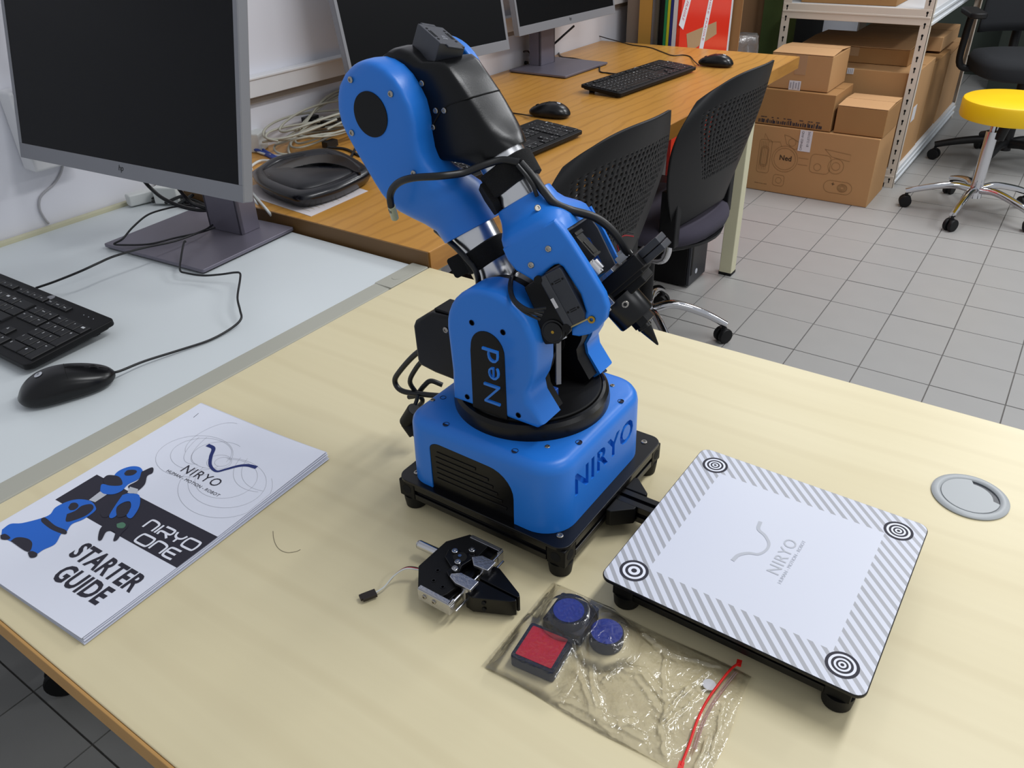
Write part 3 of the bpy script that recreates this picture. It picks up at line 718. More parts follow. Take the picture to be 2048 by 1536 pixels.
for t_, w_ in ((.0545, -.0012), (.0985, .0000)):
    bm = new(); cyl(bm, F(F3, t_, -.0478, w_), F(F3, t_, -.0505, w_), .0034, n=16); obj('mounting_post', bm, 'black_m', ws, True)
bm = new(); rings(bm, [[F(F3, t_, s, w_) for t_, w_ in ((.0550, -.0175), (.0800, -.0195), (.0900, -.0255), (.1040, -.0260), (.1080, -.0150), (.1040, -.0020), (.0990, .0010), (.0550, .0005))] for s in (-.0455, -.0215)])
br = obj('servo_bracket', bm, 'black_m', rb, True, bevel=.0012)
bm = new(); cyl(bm, F(F3, .0970, -.0455, -.0130), F(F3, .0970, -.0468, -.0130), .0098, n=36); lathe(bm, [(.0078, 0), (.0082, .0006), (.0078, .0012)], F(F3, .0970, -.0468, -.0130), -Sl, 30); obj('horn_disc', bm, 'black_g', br, True)
bm = new(); cyl(bm, F(F3, .0970, -.0470, -.0130), F(F3, .0970, -.0484, -.0130), .0013, n=12); obj('horn_screw', bm, 'brass', br, True)
bm = new(); rings(bm, [[F(F3, t_, s, w_) for t_, w_ in ((.1035, -.0160), (.1065, -.0160), (.1065, -.0060), (.1035, -.0060))] for s in (-.0445, -.0425)]); obj('metal_tab', bm, 'alu', br, True)
bm = new(); ringm(bm, .0015, .0030, .0016, F(F3, .1015, -.0463, .0215), -Sl, 20); obj('eyelet', bm, 'brass', wr, True)
bm = new(); rings(bm, [[F(F3, t_, s, w_) for t_, w_ in ((.0992, .0020), (.1004, .0020), (.1004, .0190), (.0992, .0190))] for s in (-.0475, -.0468)]); obj('gasket_strip', bm, mat('tan gasket', '#b4a678', .7), wr, True)

# --- hand between the fork cheeks ------------------------------------
# local frame at the fork axis; x along the hand, y along the axis
HA = radians(14)
HX = U3*cos(HA)+Wl*sin(HA); HZ = Wl*cos(HA)-U3*sin(HA); HO = F(F3, .060, .006, .0205)
H = Matrix(((HX.x, Sl.x, HZ.x, HO.x), (HX.y, Sl.y, HZ.y, HO.y), (HX.z, Sl.z, HZ.z, HO.z), (0, 0, 0, 1)))
bm = new(); bx(bm, (-.0080, 0, 0), (.026, .0160, .019), H); bx(bm, (-.0190, 0, .0004), (.0035, .0185, .0210), H); bx(bm, (.0045, 0, .0002), (.002, .0175, .020), H); bx(bm, (-.004, -.001, .0098), (.013, .0090, .0016), H); obj('hand_servo', bm, mat('smoked servo case', '#3a3834', .22), rb, True, bevel=.0006)
bm = new(); cyl(bm, F(H, .0052, 0, -.001), F(H, .0078, 0, -.001), .0052, n=24); cyl(bm, F(H, .0072, .0, -.001), F(H, .0160, 0, -.001), .0078, n=32); cyl(bm, F(H, .0158, 0, -.001), F(H, .0180, 0, -.001), .0055, n=20); obj('servo_coupling', bm, 'alu', rb, True)
bm = new(); bx(bm, (.0228, -.002, .002), (.0035, .026, .028), H); obj('mounting_flange', bm, 'galv', rb, True, bevel=.0004)
bm = new(); bx(bm, (.0205, .006, .0235), (.006, .011, .012), H); bx(bm, (.0165, .007, .0235), (.003, .007, .006), H); obj('wire_plug', bm, mat('white plug', '#c8c8c6', .4), rb, True, bevel=.0004)
bm = new(); bx(bm, (.0310, .000, .013), (.0125, .034, .052), H); bx(bm, (.0385, .0, .012), (.005, .030, .044), H); hb = obj('hand_block', bm, 'black_m', rb, True, bevel=.0012)
bm = new()
for dx in (-.0030, .0034): bx(bm, (.0318+dx, .004, .046), (.0058, .024, .0240), H)
obj('camera_board_case', bm, 'servo', rb, True, bevel=.0008)
bm = new(); bx(bm, (.0395, -.0155, -.004), (.0090, .010, .010), H); bx(bm, (.0445, -.0145, -.008), (.004, .012, .006), H); obj('brass_bush', bm, 'galv', hb, True, bevel=.0005)
bm = new(); bx(bm, (.0440, .003, .0145), (.0080, .028, .0300), H); obj('finger_mount', bm, 'black_m', hb, True, bevel=.0015)
G0 = F(H, .0425, -.0010, -.0010); GD = (HX*1.0 - HZ*.0).normalized()
bm = new(); x_, y_, d_ = basis(GD)
lathe(bm, [(.0140, -.002), (.0170, .0005), (.0170, .023), (.0162, .0245), (.0085, .0248)], G0, GD, 40); td = obj('tool_barrel', bm, 'black_g', rb, True, smooth=35)
bm = new(); lathe(bm, [(.0105, .0240), (.0105, .0310), (.0088, .0315), (.0050, .0316)], G0+HZ*.003, GD, 8); obj('tool_nut', bm, 'black', td, True, smooth=20)
bm = new(); lathe(bm, [(.0064, .030), (.0064, .0345), (.0056, .0350), (.0010, .0520), (.0003, .0530)], G0+HZ*.0030+Sl*.001, (GD-HZ*.10).normalized(), 24); obj('pointed_tip', bm, 'black', rb, True, smooth=35)
screw(td, G0+GD*.008 - Sl*.0146 + HZ*.006, (-Sl+HZ*.35), .0033)
# --- cables on the arm ------------------------------------------------
def cable(pts, r, m='blackwire', name='cable', parent=rb, n=10, k=7): 
    bm = new(); tube(bm, pts, r, n=n, k=k); return obj(name, bm, m, parent, True, smooth=60)
K = lambda px, py, y: tuple(PY(px, py, y))
cable([K(790, 433, -.452), K(783, 415, -.458), K(781, 388, -.460), K(795, 367, -.462), K(825, 356, -.462), K(880, 352, -.455), K(925, 346, -.438), K(968, 330, -.424), K(1005, 320, -.412), K(1040, 325, -.408)], .0030, n=12)
bm = new(); cyl(bm, K(783, 412, -.4585), K(790, 436, -.452), .0033, n=12); obj('clear_sleeve', bm, mat('clear sleeve plastic', '#a8ac90', .2), rb, True)
cable([K(1040, 325, -.407), K(1062, 350, -.404), K(1090, 385, -.404), K(1110, 407, -.404), K(1140, 420, -.395), K(1190, 435, -.385), K(1225, 462, -.378), K(1250, 498, -.372), K(1262, 522, -.370), K(1255, 545, -.372)], .0034, n=12)
cable([K(1035, 330, -.412), K(1053, 352, -.412), K(1066, 372, -.410), K(1074, 392, -.408)], .0017, n=8)
cable([K(872, 460, -.405), K(893, 478, -.412), K(915, 498, -.418), K(935, 520, -.42), K(951, 540, -.42), K(957, 565, -.42), K(950, 590, -.42), K(925, 610, -.415), K(900, 628, -.405)], .0026, n=10)
for k in range(4):
    d = k*4
    cable([K(1040-d/2, 522+d, -.40), K(1020+d/3, 560, -.435), K(1022+d/2, 595, -.455), K(1045+d, 622-d/3, -.462), K(1080+d, 640-2*d, -.456)], .0011, n=6)
# wires at the hand
cable([F(H, .0160, .006, .0225), F(H, .010, .006, .026), F(H, .008, .010, .033), F(H, .014, .014, .038)], .0006, 'redwire', 'red_wire', n=6)
cable([F(H, .0160, .009, .0225), F(H, .008, .010, .027), F(H, .006, .014, .034), F(H, .012, .016, .039)], .0006, 'blackwire', 'black_wire', n=6)
# rear cables and connectors at the back of the base
cable([K(870, 690, -.40), K(834, 706, -.40), K(800, 742, -.40), K(790, 763, -.40), K(805, 782, -.40), K(850, 789, -.395), K(885, 792, -.39)], .0030, n=12)
cable([K(850, 715, -.40), K(832, 737, -.40), K(820, 762, -.40), K(830, 782, -.395), K(845, 800, -.39), K(838, 812, -.39)], .0026, n=10)
cable([K(885, 770, -.375), K(862, 762, -.38), K(848, 772, -.385), K(833, 790, -.39), K(818, 794, -.39)], .0028, n=10)
cable([K(836, 790, -.40), K(832, 805, -.405), K(824, 822, -.41), K(815, 835, -.412)], .0022, n=10)
for (a, b, r) in (((829, 818), (812, 845), .0075), ((812, 843), (830, 868), .0068), ((838, 870), (820, 862), .004)):
    bm = new(); cyl(bm, K(*a, -.412), K(*b, -.412), r, n=20); obj('cable_plug', bm, 'rubber', rb, True, bevel=.001)

# --- link bar and vision workspace ------------------------------------
bm = new(); extrusion(bm, (.5605, -.3895, .0345), (.6000, -.3895, .0345), .018, .018); obj('link_bar', bm, 'black_g', rb, True, smooth=0, bevel=.0003)
for sy in (-1, 1):
    bm = new(); y0 = -.3895+sy*.0095; prism(bm, [(.5612, y0), (.5612, y0+sy*.019), (.5660, y0+sy*.019), (.5830, y0+sy*.004), (.5830, y0)], .0265, .0445); bt = obj('angle_bracket', bm, 'black_m', rb, True, bevel=.0010)
# ------------------------------------------------------------------ vision board
VX, VY, VR = .7052, -.3920, radians(-.6)
vb = thing('calibration_board', 'white square board with grey striped border and ring targets beside the robot', 'board', (.7025, -.3790, 0), VR); LFIT[vb.name] = True
hw = .1062
bm = new(); prism(bm, rrect(0, 0, 2*hw, 2*hw, .009), .0445, .0476); pl = obj('board_plate', bm, 'black_g', vb, bevel=.0008)
# print with procedural diagonal stripes on its border
pm = bpy.data.materials.new('striped board print'); pm.use_nodes = True; nt = pm.node_tree; N = nt.nodes.new; L = nt.links.new; b_ = nt.nodes['Principled BSDF']; b_.inputs['Roughness'].default_value = .35
tc = N('ShaderNodeTexCoord'); sx = N('ShaderNodeSeparateXYZ'); L(tc.outputs['Object'], sx.inputs[0])
def mth(op, a, b=None, c=None):
    n = N('ShaderNodeMath'); n.operation = op
    for i, v_ in enumerate((a, b, c)):
        if v_ is None: continue
        if isinstance(v_, (int, float)): n.inputs[i].default_value = v_
        else: L(v_, n.inputs[i])
    return n.outputs[0]
X_, Y_ = sx.outputs['X'], sx.outputs['Y']
sm = mth('ADD', X_, Y_); fr_ = mth('FRACT', mth('MULTIPLY', mth('ADD', sm, 1.0), 1/.01065))
st_ = mth('LESS_THAN', fr_, .46)
bd = mth('GREATER_THAN', mth('MAXIMUM', mth('ABSOLUTE', X_), mth('ABSOLUTE', Y_)), .0774)
fac = mth('MULTIPLY', st_, bd); mx = N('ShaderNodeMix'); mx.data_type = 'RGBA'; mx.inputs['A'].default_value = lin('#d4d7e3'); mx.inputs['B'].default_value = lin('#a6a7ad')
L(fac, mx.inputs['Factor']); L(mx.outputs['Result'], b_.inputs['Base Color'])
bm = new(); flat(bm, rrect(0, 0, 2*hw-.0016, 2*hw-.0016, .0082), .04775); prt = obj('board_print', bm, pm, vb, smooth=0)
for sx_, sy_, kind_ in ((-1, 1, 1), (1, 1, 1), (-1, -1, 0), (1, -1, 1)):
    cx, cy = sx_*.0848, sy_*.0848
    rr = [(.0121, 'ink'), (.0098, 'ink_white'), (.0079, 'ink'), (.0060, 'ink_white'), (.0044, 'ink'), (.0029, 'ink_white'), (.0014, 'ink')] if kind_ else [(.0121, 'ink'), (.0096, 'ink_white'), (.0074, 'ink'), (.0050, 'ink_white'), (.0024, 'ink')]
    for k, (r, m_) in enumerate(rr):
        inner = rr[k+1][0] if k+1 < len(rr) else 0
        bm = new(); z = .04795
        if inner:
            a = [bm.verts.new((cx+r*cos(t_), cy+r*sin(t_), z)) for t_ in [2*pi*i/40 for i in range(40)]]; b = [bm.verts.new((cx+inner*cos(t_), cy+inner*sin(t_), z)) for t_ in [2*pi*i/40 for i in range(40)]]
            for i in range(40): bm.faces.new((a[i], a[(i+1) % 40], b[(i+1) % 40], b[i]))
        else: flat(bm, [(cx+x, cy+y) for x, y in ell(0, 0, r, n=24)], z)
        if k == 0: tg = obj('ring_target', bm, m_, vb, smooth=0)
        else: obj('ring', bm, m_, tg, smooth=0)
LOGO_N = [(0, 0), (.10, .02), (.20, .0), (.29, -.25), (.37, -.62), (.5, -.86), (.63, -.62), (.71, -.25), (.80, 0), (.90, .02), (1, 0)]
def logo(bm, T, w, h, th):
    pts = [(x*w, (y+.86)/.86*h if False else y*h/.86) for x, y in LOGO_N]
    ribbon(bm, pts, lambda t_: th*(.9+.25*abs(2*t_-1)), 0, T, 6)
# logo reads towards the right-hand side of the board (its top faces the robot)
def VL(px, py): q = PZ(px, py, .048); q = Matrix.Rotation(-VR, 3, 'Z') @ Vector((q.x-VX, q.y-VY, 0)); return q
bm = new(); c0, c1 = VL(1465, 1120), VL(1521, 1044)
pts = [VL(*p) for p in ((1465, 1121), (1477, 1110), (1497, 1106), (1517, 1108), (1532, 1100), (1538, 1087), (1530, 1071), (1517, 1058), (1521, 1043))]
ribbon(bm, [(p.x, p.y) for p in pts], lambda t_: .0022+.0012*abs(2*t_-1), .0480, ID, 6); obj('logo_curve', bm, 'ink_silver', vb, smooth=0)
a = VL(1557, 1151); e = VL(1590, 1096)
bm = new(); TT = frame((a.x, a.y, .0480), (e-a), (-(e-a).y, (e-a).x, 0)); text(bm, 'NIRYO', TT, w=.0470, h=.0105, space=1.1); 
a = VL(1562, 1168); TT = frame((a.x, a.y, .0480), (e-VL(1557, 1151)), (-(e-VL(1557, 1151)).y, (e-VL(1557, 1151)).x, 0)); text(bm, 'HUMAN - MOTION - ROBOT', TT, w=.0600, h=.0030); obj('logo_lettering', bm, 'ink_silver', vb, smooth=0)
for p0, p1 in (((-.088, -.088), (.088, -.088)), ((-.088, .088), (.088, .088)), ((-.088, -.088), (-.088, .088)), ((.088, -.088), (.088, .088))):
    q0 = Vector((*p0, .0345)); q1 = Vector((*p1, .0345)); d = (q1-q0).normalized()*.0095
    bm = new(); extrusion(bm, q0+d, q1-d, .018, .018); obj('profile_rail', bm, 'black_g', vb, smooth=0, bevel=.0003)
for sx_ in (-1, 1):
    for sy_ in (-1, 1):
        bm = new(); bx(bm, (sx_*.088, sy_*.088, .035), (.019, .019, .019)); obj('corner_block', bm, 'black_m', vb, bevel=.001)
        bm = new(); lathe(bm, [(.0095, .01285), (.0110, .0136), (.0118, .022), (.0118, .0258)], (sx_*.088, sy_*.088, 0), n=28); obj('foot', bm, 'rubber', vb)

# ------------------------------------------------------------------ starter guide booklet
GX, GY, GR = .1400, -.6165, radians(2.41)
gd = thing('starter_guide', 'stapled white paper starter guide lying on the beech table', 'booklet', (GX, GY, 0), GR)
def sheet(bm, z, dx, dy, dr, th=.0001, lift=0):
    nx, ny = 14, 20; R = Matrix.Rotation(dr, 3, 'Z'); g_ = []
    for zz in (z, z+th):
        for j in range(ny+1):
            for i in range(nx+1):
                x = -.105+.21*i/nx; y = -.1485+.297*j/ny
                u_ = max(0, (x+.02)/.125); v_ = max(0, y/.1485)
                h = lift*(u_**2)*(.35+.65*v_) + lift*.35*max(0, -y/.1485)**3
                h += lift*.25*max(0, v_-.75)*4*(.5-.5*u_)
                p = R @ Vector((x+dx, y+dy, 0)); g_.append(bm.verts.new((p.x, p.y, zz+h)))
    W_ = nx+1; Q = W_*(ny+1)
    for j in range(ny):
        for i in range(nx):
            a = j*W_+i; bm.faces.new([g_[a+Q], g_[a+1+Q], g_[a+W_+1+Q], g_[a+W_+Q]]); bm.faces.new([g_[a], g_[a+W_], g_[a+W_+1], g_[a+1]])
    per = [i for i in range(W_)]+[nx+W_*j for j in range(1, ny+1)]+[ny*W_+i for i in range(nx-1, -1, -1)]+[W_*j for j in range(ny-1, 0, -1)]
    for k in range(len(per)):
        a, b = per[k], per[(k+1) % len(per)]; bm.faces.new([g_[a], g_[b], g_[b+Q], g_[a+Q]])
rg = random.Random(3)
for k in range(9):
    bm = new(); sheet(bm, .0003+.00042*k, rg.uniform(-.0015, .0015)+(.0018 if k < 3 else 0)-.00015*k, rg.uniform(-.001, .001)-(.0012 if k < 3 else 0), radians(rg.uniform(-.25, .25)), .00022 if k < 8 else .00012, .0003+.00055*k)
    s = obj('page', bm, 'paper' if k % 2 == 0 else 'paper_s', gd)
    if k == 8: cover_page = s
def lift9(x, y):
    u_ = max(0, (x+.02)/.125); v_ = max(0, y/.1485); l_ = .0003+.00055*8
    return .0003+.00042*8+.00012+l_*(u_**2)*(.35+.65*v_)+l_*.35*max(0, -y/.1485)**3+l_*.25*max(0, v_-.75)*4*(.5-.5*u_)
def on_page(bm, dz=.0002):
    bmesh.ops.subdivide_edges(bm, edges=[e for e in bm.edges if e.calc_length() > .012], cuts=4, use_grid_fill=True) if False else None
    for v in bm.verts: v.co.z = lift9(v.co.x, v.co.y)+dz
    return bm
def P2(px, py): q = PZ(px, py, .006); q = Matrix.Rotation(-GR, 3, 'Z') @ Vector((q.x-GX, q.y-GY, 0)); return (q.x, q.y)
def printed(name, bm, m, dz=.0002, par=None): return obj(name, on_page(bm, dz), m, par or cover_page, smooth=0)
# dark title band (gridded so that it follows the curl of the page)
b0, b1 = P2(196, 948), P2(357, 1137)
bm = new(); x0, x1, y0, y1 = b0[0]+.001, .1035, b1[1]-.0, b0[1]-.0
xL = P2(118, 991)[0]
for i in range(16):
    for j in range(3):
        xa, xb = xL+(x1-xL)*i/16, xL+(x1-xL)*(i+1)/16; ya, yb = y0+(y1-y0)*j/3, y0+(y1-y0)*(j+1)/3
        bm.faces.new([bm.verts.new((x, y, 0)) for x, y in ((xa, ya), (xb, ya), (xb, yb), (xa, yb))])
printed('title_band', bm, 'ink', .00015)
def TP(px, py, ang=0): q = P2(px, py); return Matrix.Translation((q[0], q[1], 0)) @ Matrix.Rotation(ang, 4, 'Z')
def ptext(s, px, py, ex, ey, h, m, name, shear=0, dz=.0003, space=1.05, off=0):
    a, b = P2(px, py), P2(ex, ey); bm = new(); text(bm, s, Matrix.Translation((a[0], a[1], 0)) @ Matrix.Rotation(atan2(b[1]-a[1], b[0]-a[0]), 4, 'Z'), w=hypot(b[0]-a[0], b[1]-a[1]), h=h, shear=shear, space=space, off=off)
    return printed(name, bm, m, dz)
def strokes(bm, letters, px, py, ex, ey, h, th):
    """rounded techno letters drawn as strokes: letters = list of (list of polylines in a unit box)"""
    a, b = P2(px, py), P2(ex, ey); W_ = hypot(b[0]-a[0], b[1]-a[1]); T = Matrix.Translation((a[0], a[1], 0)) @ Matrix.Rotation(atan2(b[1]-a[1], b[0]-a[0]), 4, 'Z')
    tot = sum(l[0] for l in letters)+.22*(len(letters)-1); x = 0
    for w_, polys in letters:
        for pl_ in polys: ribbon(bm, [((x+p[0]*w_)/tot*W_, p[1]*h) for p in pl_], th, 0, T, 4)
        x += w_+.22
NN = [(0, 0), (0, .8), (.12, 1), (.6, 1), (.95, .85), (1, .5), (1, 0)]
O_ = [(.2, 0), (.05, .1), (0, .5), (.05, .9), (.2, 1), (.8, 1), (.95, .9), (1, .5), (.95, .1), (.8, 0), (.2, 0)]
bm = new()
strokes(bm, [(.9, [NN]), (.12, [[(.5, 0), (.5, 1)]]), (.9, [[(0, 0), (0, .42), (.8, .42), (1, .55), (1, .85), (.85, 1), (0, 1)], [(.5, .42), (1, 0)]]), (.9, [[(0, 1), (.15, .6), (.5, .45), (.85, .6), (1, 1)], [(.5, .45), (.5, 0)]]), (1.15, [O_])], 284, 1051, 384, 1101, .0118, .0024)
strokes(bm, [(1.1, [O_]), (.9, [NN]), (.8, [[(1, 0), (.25, 0), (0, .15), (0, .85), (.25, 1), (1, 1)], [(.02, .5), (.9, .5)]])], 266, 1079, 342, 1118, .0118, .0024)
printed('band_lettering', bm, 'ink_white', .0003)
ptext('STARTER', 133, 1108, 258, 1186, .0215, 'ink', 'large_lettering', shear=.0, off=.032)
ptext('GUIDE', 98, 1154, 190, 1211, .0215, 'ink', 'large_lettering', off=.032)
ptext('NIRYO', 359, 939, 430, 972, .0120, 'ink', 'logo_lettering', space=1.15)
ptext('HUMAN - MOTION - ROBOT', 331, 940, 435, 992, .0040, 'ink', 'tagline_lettering')
bm = new(); pts = [P2(*p) for p in ((414, 887), (426, 894), (421, 910), (420, 928), (432, 940), (452, 936), (476, 930), (495, 929), (513, 934))]
ribbon(bm, pts, lambda t_: .0030+.0020*abs(2*t_-1), 0, ID, 6); printed('logo_curve', bm, 'ink_navy', .0003)
# thin looping decoration lines
bm = new()
def arc(cx, cy, rx, ry, a0, a1, rot=0): return [(cx+rx*cos(a)*cos(rot)-ry*sin(a)*sin(rot), cy+rx*cos(a)*sin(rot)+ry*sin(a)*cos(rot)) for a in [radians(a0+(a1-a0)*i/30) for i in range(31)]]
c0 = P2(432, 925)
for (cx, cy, rx, ry, a0, a1, ro) in ((-.034, -.002, .046, .036, 20, 330, .2), (-.030, .004, .037, .028, 0, 340, .2), (.036, -.016, .050, .036, 190, 500, -.3), (.030, -.012, .038, .030, 190, 500, -.3), (.040, -.022, .058, .044, 200, 420, -.3),
   (0, .004, .015, .012, 0, 360, 0), (.003, .006, .009, .008, 0, 360, 0), (-.012, .012, .030, .024, 60, 300, .4), (-.030, .045, .030, .060, 200, 290, 0), (-.022, .05, .03, .062, 200, 280, 0), (.062, .040, .05, .055, 200, 290, 0), (.070, .042, .05, .052, 200, 285, 0), (-.040, .03, .024, .035, 90, 250, 0)):
    ps = [(c0[0]+x, c0[1]+y) for x, y in arc(cx, cy, rx, ry, a0, a1, radians(ro*30))]
    ps = [p for p in ps if -.102 < p[0] < .102 and p[1] < .145]
    if len(ps) > 2: ribbon(bm, ps, .00028, 0, ID, 1)
printed('loop_lines', bm, 'ink_grey', .00022)
bm = new(); a, b = P2(386, 833), P2(397, 824); bx(bm, ((a[0]+b[0])/2, (a[1]+b[1])/2, lift9(*a)+.0003), (.0090, .0006, .0005), rz=atan2(b[1]-a[1], b[0]-a[0])); obj('staple', bm, 'steel', gd)
# printed picture of the robot, as flat coloured shapes
def shape(name, pts, m, dz):
    q_ = [Vector((*P2(*p), 0)) for p in pts]; q_ = smooth_path(q_+[q_[0]], 4)[:-1] if 'tube' not in name else q_
    bm = new(); flat(bm, [(p.x, p.y) for p in q_], 0); bmesh.ops.triangulate(bm, faces=bm.faces); printed(name, bm, m, dz)
Zm = lambda l: [(x/3.012, 780+y/3.012) for x, y in l]
shape('picture_blue', Zm([(10, 835), (60, 800), (130, 795), (245, 765), (300, 740), (330, 700), (400, 665), (470, 650), (540, 660), (570, 690), (570, 720), (500, 770), (430, 800), (395, 850), (365, 860), (330, 920), (260, 955), (210, 985), (165, 960), (60, 905), (10, 880)]), 'ink_blue', .0004)
shape('picture_base_arch', Zm([(62, 905), (90, 885), (130, 882), (175, 895), (192, 925), (165, 970)]), 'ink', .0005)
shape('picture_band', Zm([(245, 768), (270, 762), (330, 810), (395, 838), (388, 862), (310, 835), (250, 790)]), 'ink', .0005)
shape('picture_joint', Zm([(400, 740), (450, 720), (490, 690), (545, 680), (560, 705), (520, 745), (450, 775), (395, 785)]), 'ink', .00055)
shape('picture_joint_disc', Zm([(408, 700), (425, 675), (455, 672), (470, 690), (450, 712), (420, 716)]), 'ink', .00055)
shape('picture_tube', Zm([(532, 655), (600, 603), (640, 622), (570, 668)]), 'ink_silver', .00045)
shape('picture_elbow', Zm([(600, 600), (610, 560), (660, 560), (690, 500), (730, 470), (790, 452), (840, 458), (858, 490), (830, 530), (770, 560), (730, 600), (680, 620), (625, 618)]), 'ink_blue', .0005)
shape('picture_elbow_disc', Zm([(745, 495), (765, 476), (810, 474), (822, 487), (795, 506), (755, 508)]), 'ink', .0006)
shape('picture_motor', Zm([(618, 525), (650, 505), (715, 515), (735, 560), (690, 570), (630, 560)]), 'ink', .00055)
shape('picture_forearm', Zm([(850, 485), (915, 458), (918, 490), (885, 510), (870, 560), (825, 600), (790, 595), (770, 570), (830, 535)]), 'ink', .00055)
shape('picture_tube', Zm([(780, 575), (830, 590), (820, 625), (765, 612)]), 'ink_silver', .0006)
shape('picture_wrist', Zm([(735, 625), (775, 615), (835, 625), (838, 690), (800, 755), (775, 765), (760, 745), (785, 700), (780, 665), (740, 670), (700, 700), (700, 745), (670, 765), (655, 750), (690, 690)]), 'ink_blue', .0006)
shape('picture_wrist_core', Zm([(740, 672), (778, 668), (783, 700), (760, 745), (715, 760), (700, 745), (700, 702)]), 'ink', .00065)
shape('picture_servo', Zm([(600, 740), (625, 690), (670, 680), (690, 700), (655, 750), (620, 760)]), 'ink', .00055)
shape('picture_gripper', Zm([(640, 790), (690, 770), (760, 790), (765, 820), (735, 850), (705, 895), (680, 900), (690, 850), (640, 845), (610, 895), (588, 893), (600, 830)]), 'ink', .0006)
shape('picture_chip', Zm([(700, 800), (735, 790), (755, 805), (740, 825), (705, 822)]), 'ink_green', .0007)
for pts in ([(0, 870), (30, 862), (60, 885), (40, 897), (5, 893)], [(165, 975), (190, 965), (222, 980), (215, 1000), (180, 1005)]): shape('picture_foot', Zm(pts), 'ink', .0006)

# ------------------------------------------------------------------ gripper lying on the table
gp_ = thing('gripper', 'black and silver servo gripper lying on the table before the robot', 'gripper', (.483, -.535, 0))
bm = new(); prism(bm, [(.4470, -.5140), (.4600, -.4945), (.4835, -.4945), (.4835, -.5170), (.4780, -.5185), (.4790, -.5470), (.4905, -.5490), (.4880, -.5640), (.4840, -.5720), (.4635, -.5735), (.4460, -.5520)], .0185, .0225); obj('top_plate', bm, 'black_m', gp_, True, bevel=.0005)
bm = new(); prism(bm, [(.4475, -.5140), (.4600, -.4960), (.4920, -.4960), (.4920, -.5720), (.4640, -.5720), (.4465, -.5520)], .0120, .0185); obj('body_block', bm, 'black', gp_, True, bevel=.0006)
bm = new(); bx(bm, (.468, -.538, .0062), (.030, .020, .0122)); obj('servo', bm, 'black_g', gp_, True, bevel=.0008)
bm = new(); cyl(bm, (.4240, -.5255, .0160), (.4480, -.5245, .0160), .0042, n=28); lathe(bm, [(.0042, 0), (.0036, .0014), (.0020, .0016)], (.4240, -.5255, .0160), (-1, .04, 0), 28); obj('steel_shaft', bm, 'steel', gp_, True)
for s, y0 in ((1, -.4945), (-1, -.5730)):
    bm = new(); bb(bm, (.4630, y0-.0008, .0105), (.4975, y0+.0008, .0228)); bb(bm, (.4630, y0-(.004 if s > 0 else -.0), .0222), (.4975, y0+(0 if s > 0 else .004), .0236)); bb(bm, (.4960, y0-(.007 if s > 0 else 0), .0105), (.4976, y0+(0 if s > 0 else .007), .0236)); sp = obj('side_bracket', bm, 'galv', gp_, True, bevel=.0003)
    if s < 0:
        for x in (.4705, .4810): screw(gp_, (x, y0-.0008, .0175), (0, -1, 0), .0022)
bm = new(); cyl(bm, (.4970, -.5730, .0205), (.4970, -.4945, .0205), .0013, n=14); cyl(bm, (.5005, -.5690, .0130), (.5005, -.4985, .0130), .0013, n=14); obj('slide_rod', bm, 'steel', gp_, True)
# crank link with screws
bm = new(); prism(bm, [(.4580, -.5235), (.4660, -.5190), (.4740, -.5205), (.4800, -.5130), (.4850, -.5180), (.4810, -.5330), (.4840, -.5430), (.4790, -.5500), (.4730, -.5460), (.4740, -.5400), (.4610, -.5330)], .0225, .0265); lk = obj('crank_link', bm, 'black', gp_, True, bevel=.0008)
bm = new(); cyl(bm, (.4735, -.5265, .0262), (.4735, -.5265, .0272), .0062, n=28); obj('link_hub', bm, mat('hole black', '#020203', .9), lk, True)
bm = new(); cyl(bm, (.4730, -.5262, .0268), (.4730, -.5262, .0285), .0018, n=6); obj('hub_screw', bm, 'steel', lk, True)
for x, y, z in ((.4660, -.5240, .0265), (.4785, -.5150, .0270), (.4765, -.5335, .0265), (.4805, -.5425, .0285)):
    bm = new(); cyl(bm, (x, y, .0225), (x, y, z), .0030, n=18); pb = obj('standoff', bm, 'black_m', lk, True)
    bm = new(); lathe(bm, [(.0026, 0), (.0029, .0006), (.0029, .0026), (.0025, .0030), (.0013, .0030), (.0012, .0014)], (x, y, z), n=20); obj('socket_screw', bm, 'steel', pb, True)
# two metal jaws' link plates
for nm, pts, y_ in (('a', [(.4830, -.5215), (.4900, -.5150), (.5050, -.5150), (.5050, -.5275), (.4905, -.5290)], -.5215), ('b', [(.4800, -.5475), (.4870, -.5420), (.5060, -.5420), (.5060, -.5540), (.4900, -.5545), (.4810, -.5510)], -.5485)):
    bm = new(); prism(bm, pts, .0255, .0285); cyl(bm, (.4985, y_-.0005, .0100), (.4985, y_-.0005, .0258), .0052, n=20); obj('jaw_carrier', bm, 'galv', gp_, True, bevel=.0006)
for s in (1, -1):
    yc = -.5345; a = 1 if s > 0 else -1
    pts = [(.4995, yc+a*.0010), (.4995, yc+a*.0195), (.5080, yc+a*.0205), (.5385, yc+a*.0060), (.5415, yc+a*.0030), (.5405, yc+a*.0010)]
    bm = new(); prism(bm, pts, .0040, .0215); jw = obj('finger', bm, 'black', gp_, True, bevel=.0007)
    for x in (.5170,):
        bm = new()
        for z in (.0090, .0165):
            q = yc+a*.0168; cyl(bm, (x, q-a*.0004, z), (x+.0001, q+a*.0003, z), .0020, n=14)
        obj('bolt_hole', bm, mat('hole black', '#020203', .9), jw, True)
for x, y in ((.4687, -.5585), (.4800, -.5600), (.4640, -.5470)):
    bm = new(); lathe(bm, [(.0022, 0), (.0022, .0004), (.0012, .0004), (.0011, -.0006)], (x, y, .0225), n=14); obj('sunk_screw', bm, 'black_g', gp_, True)
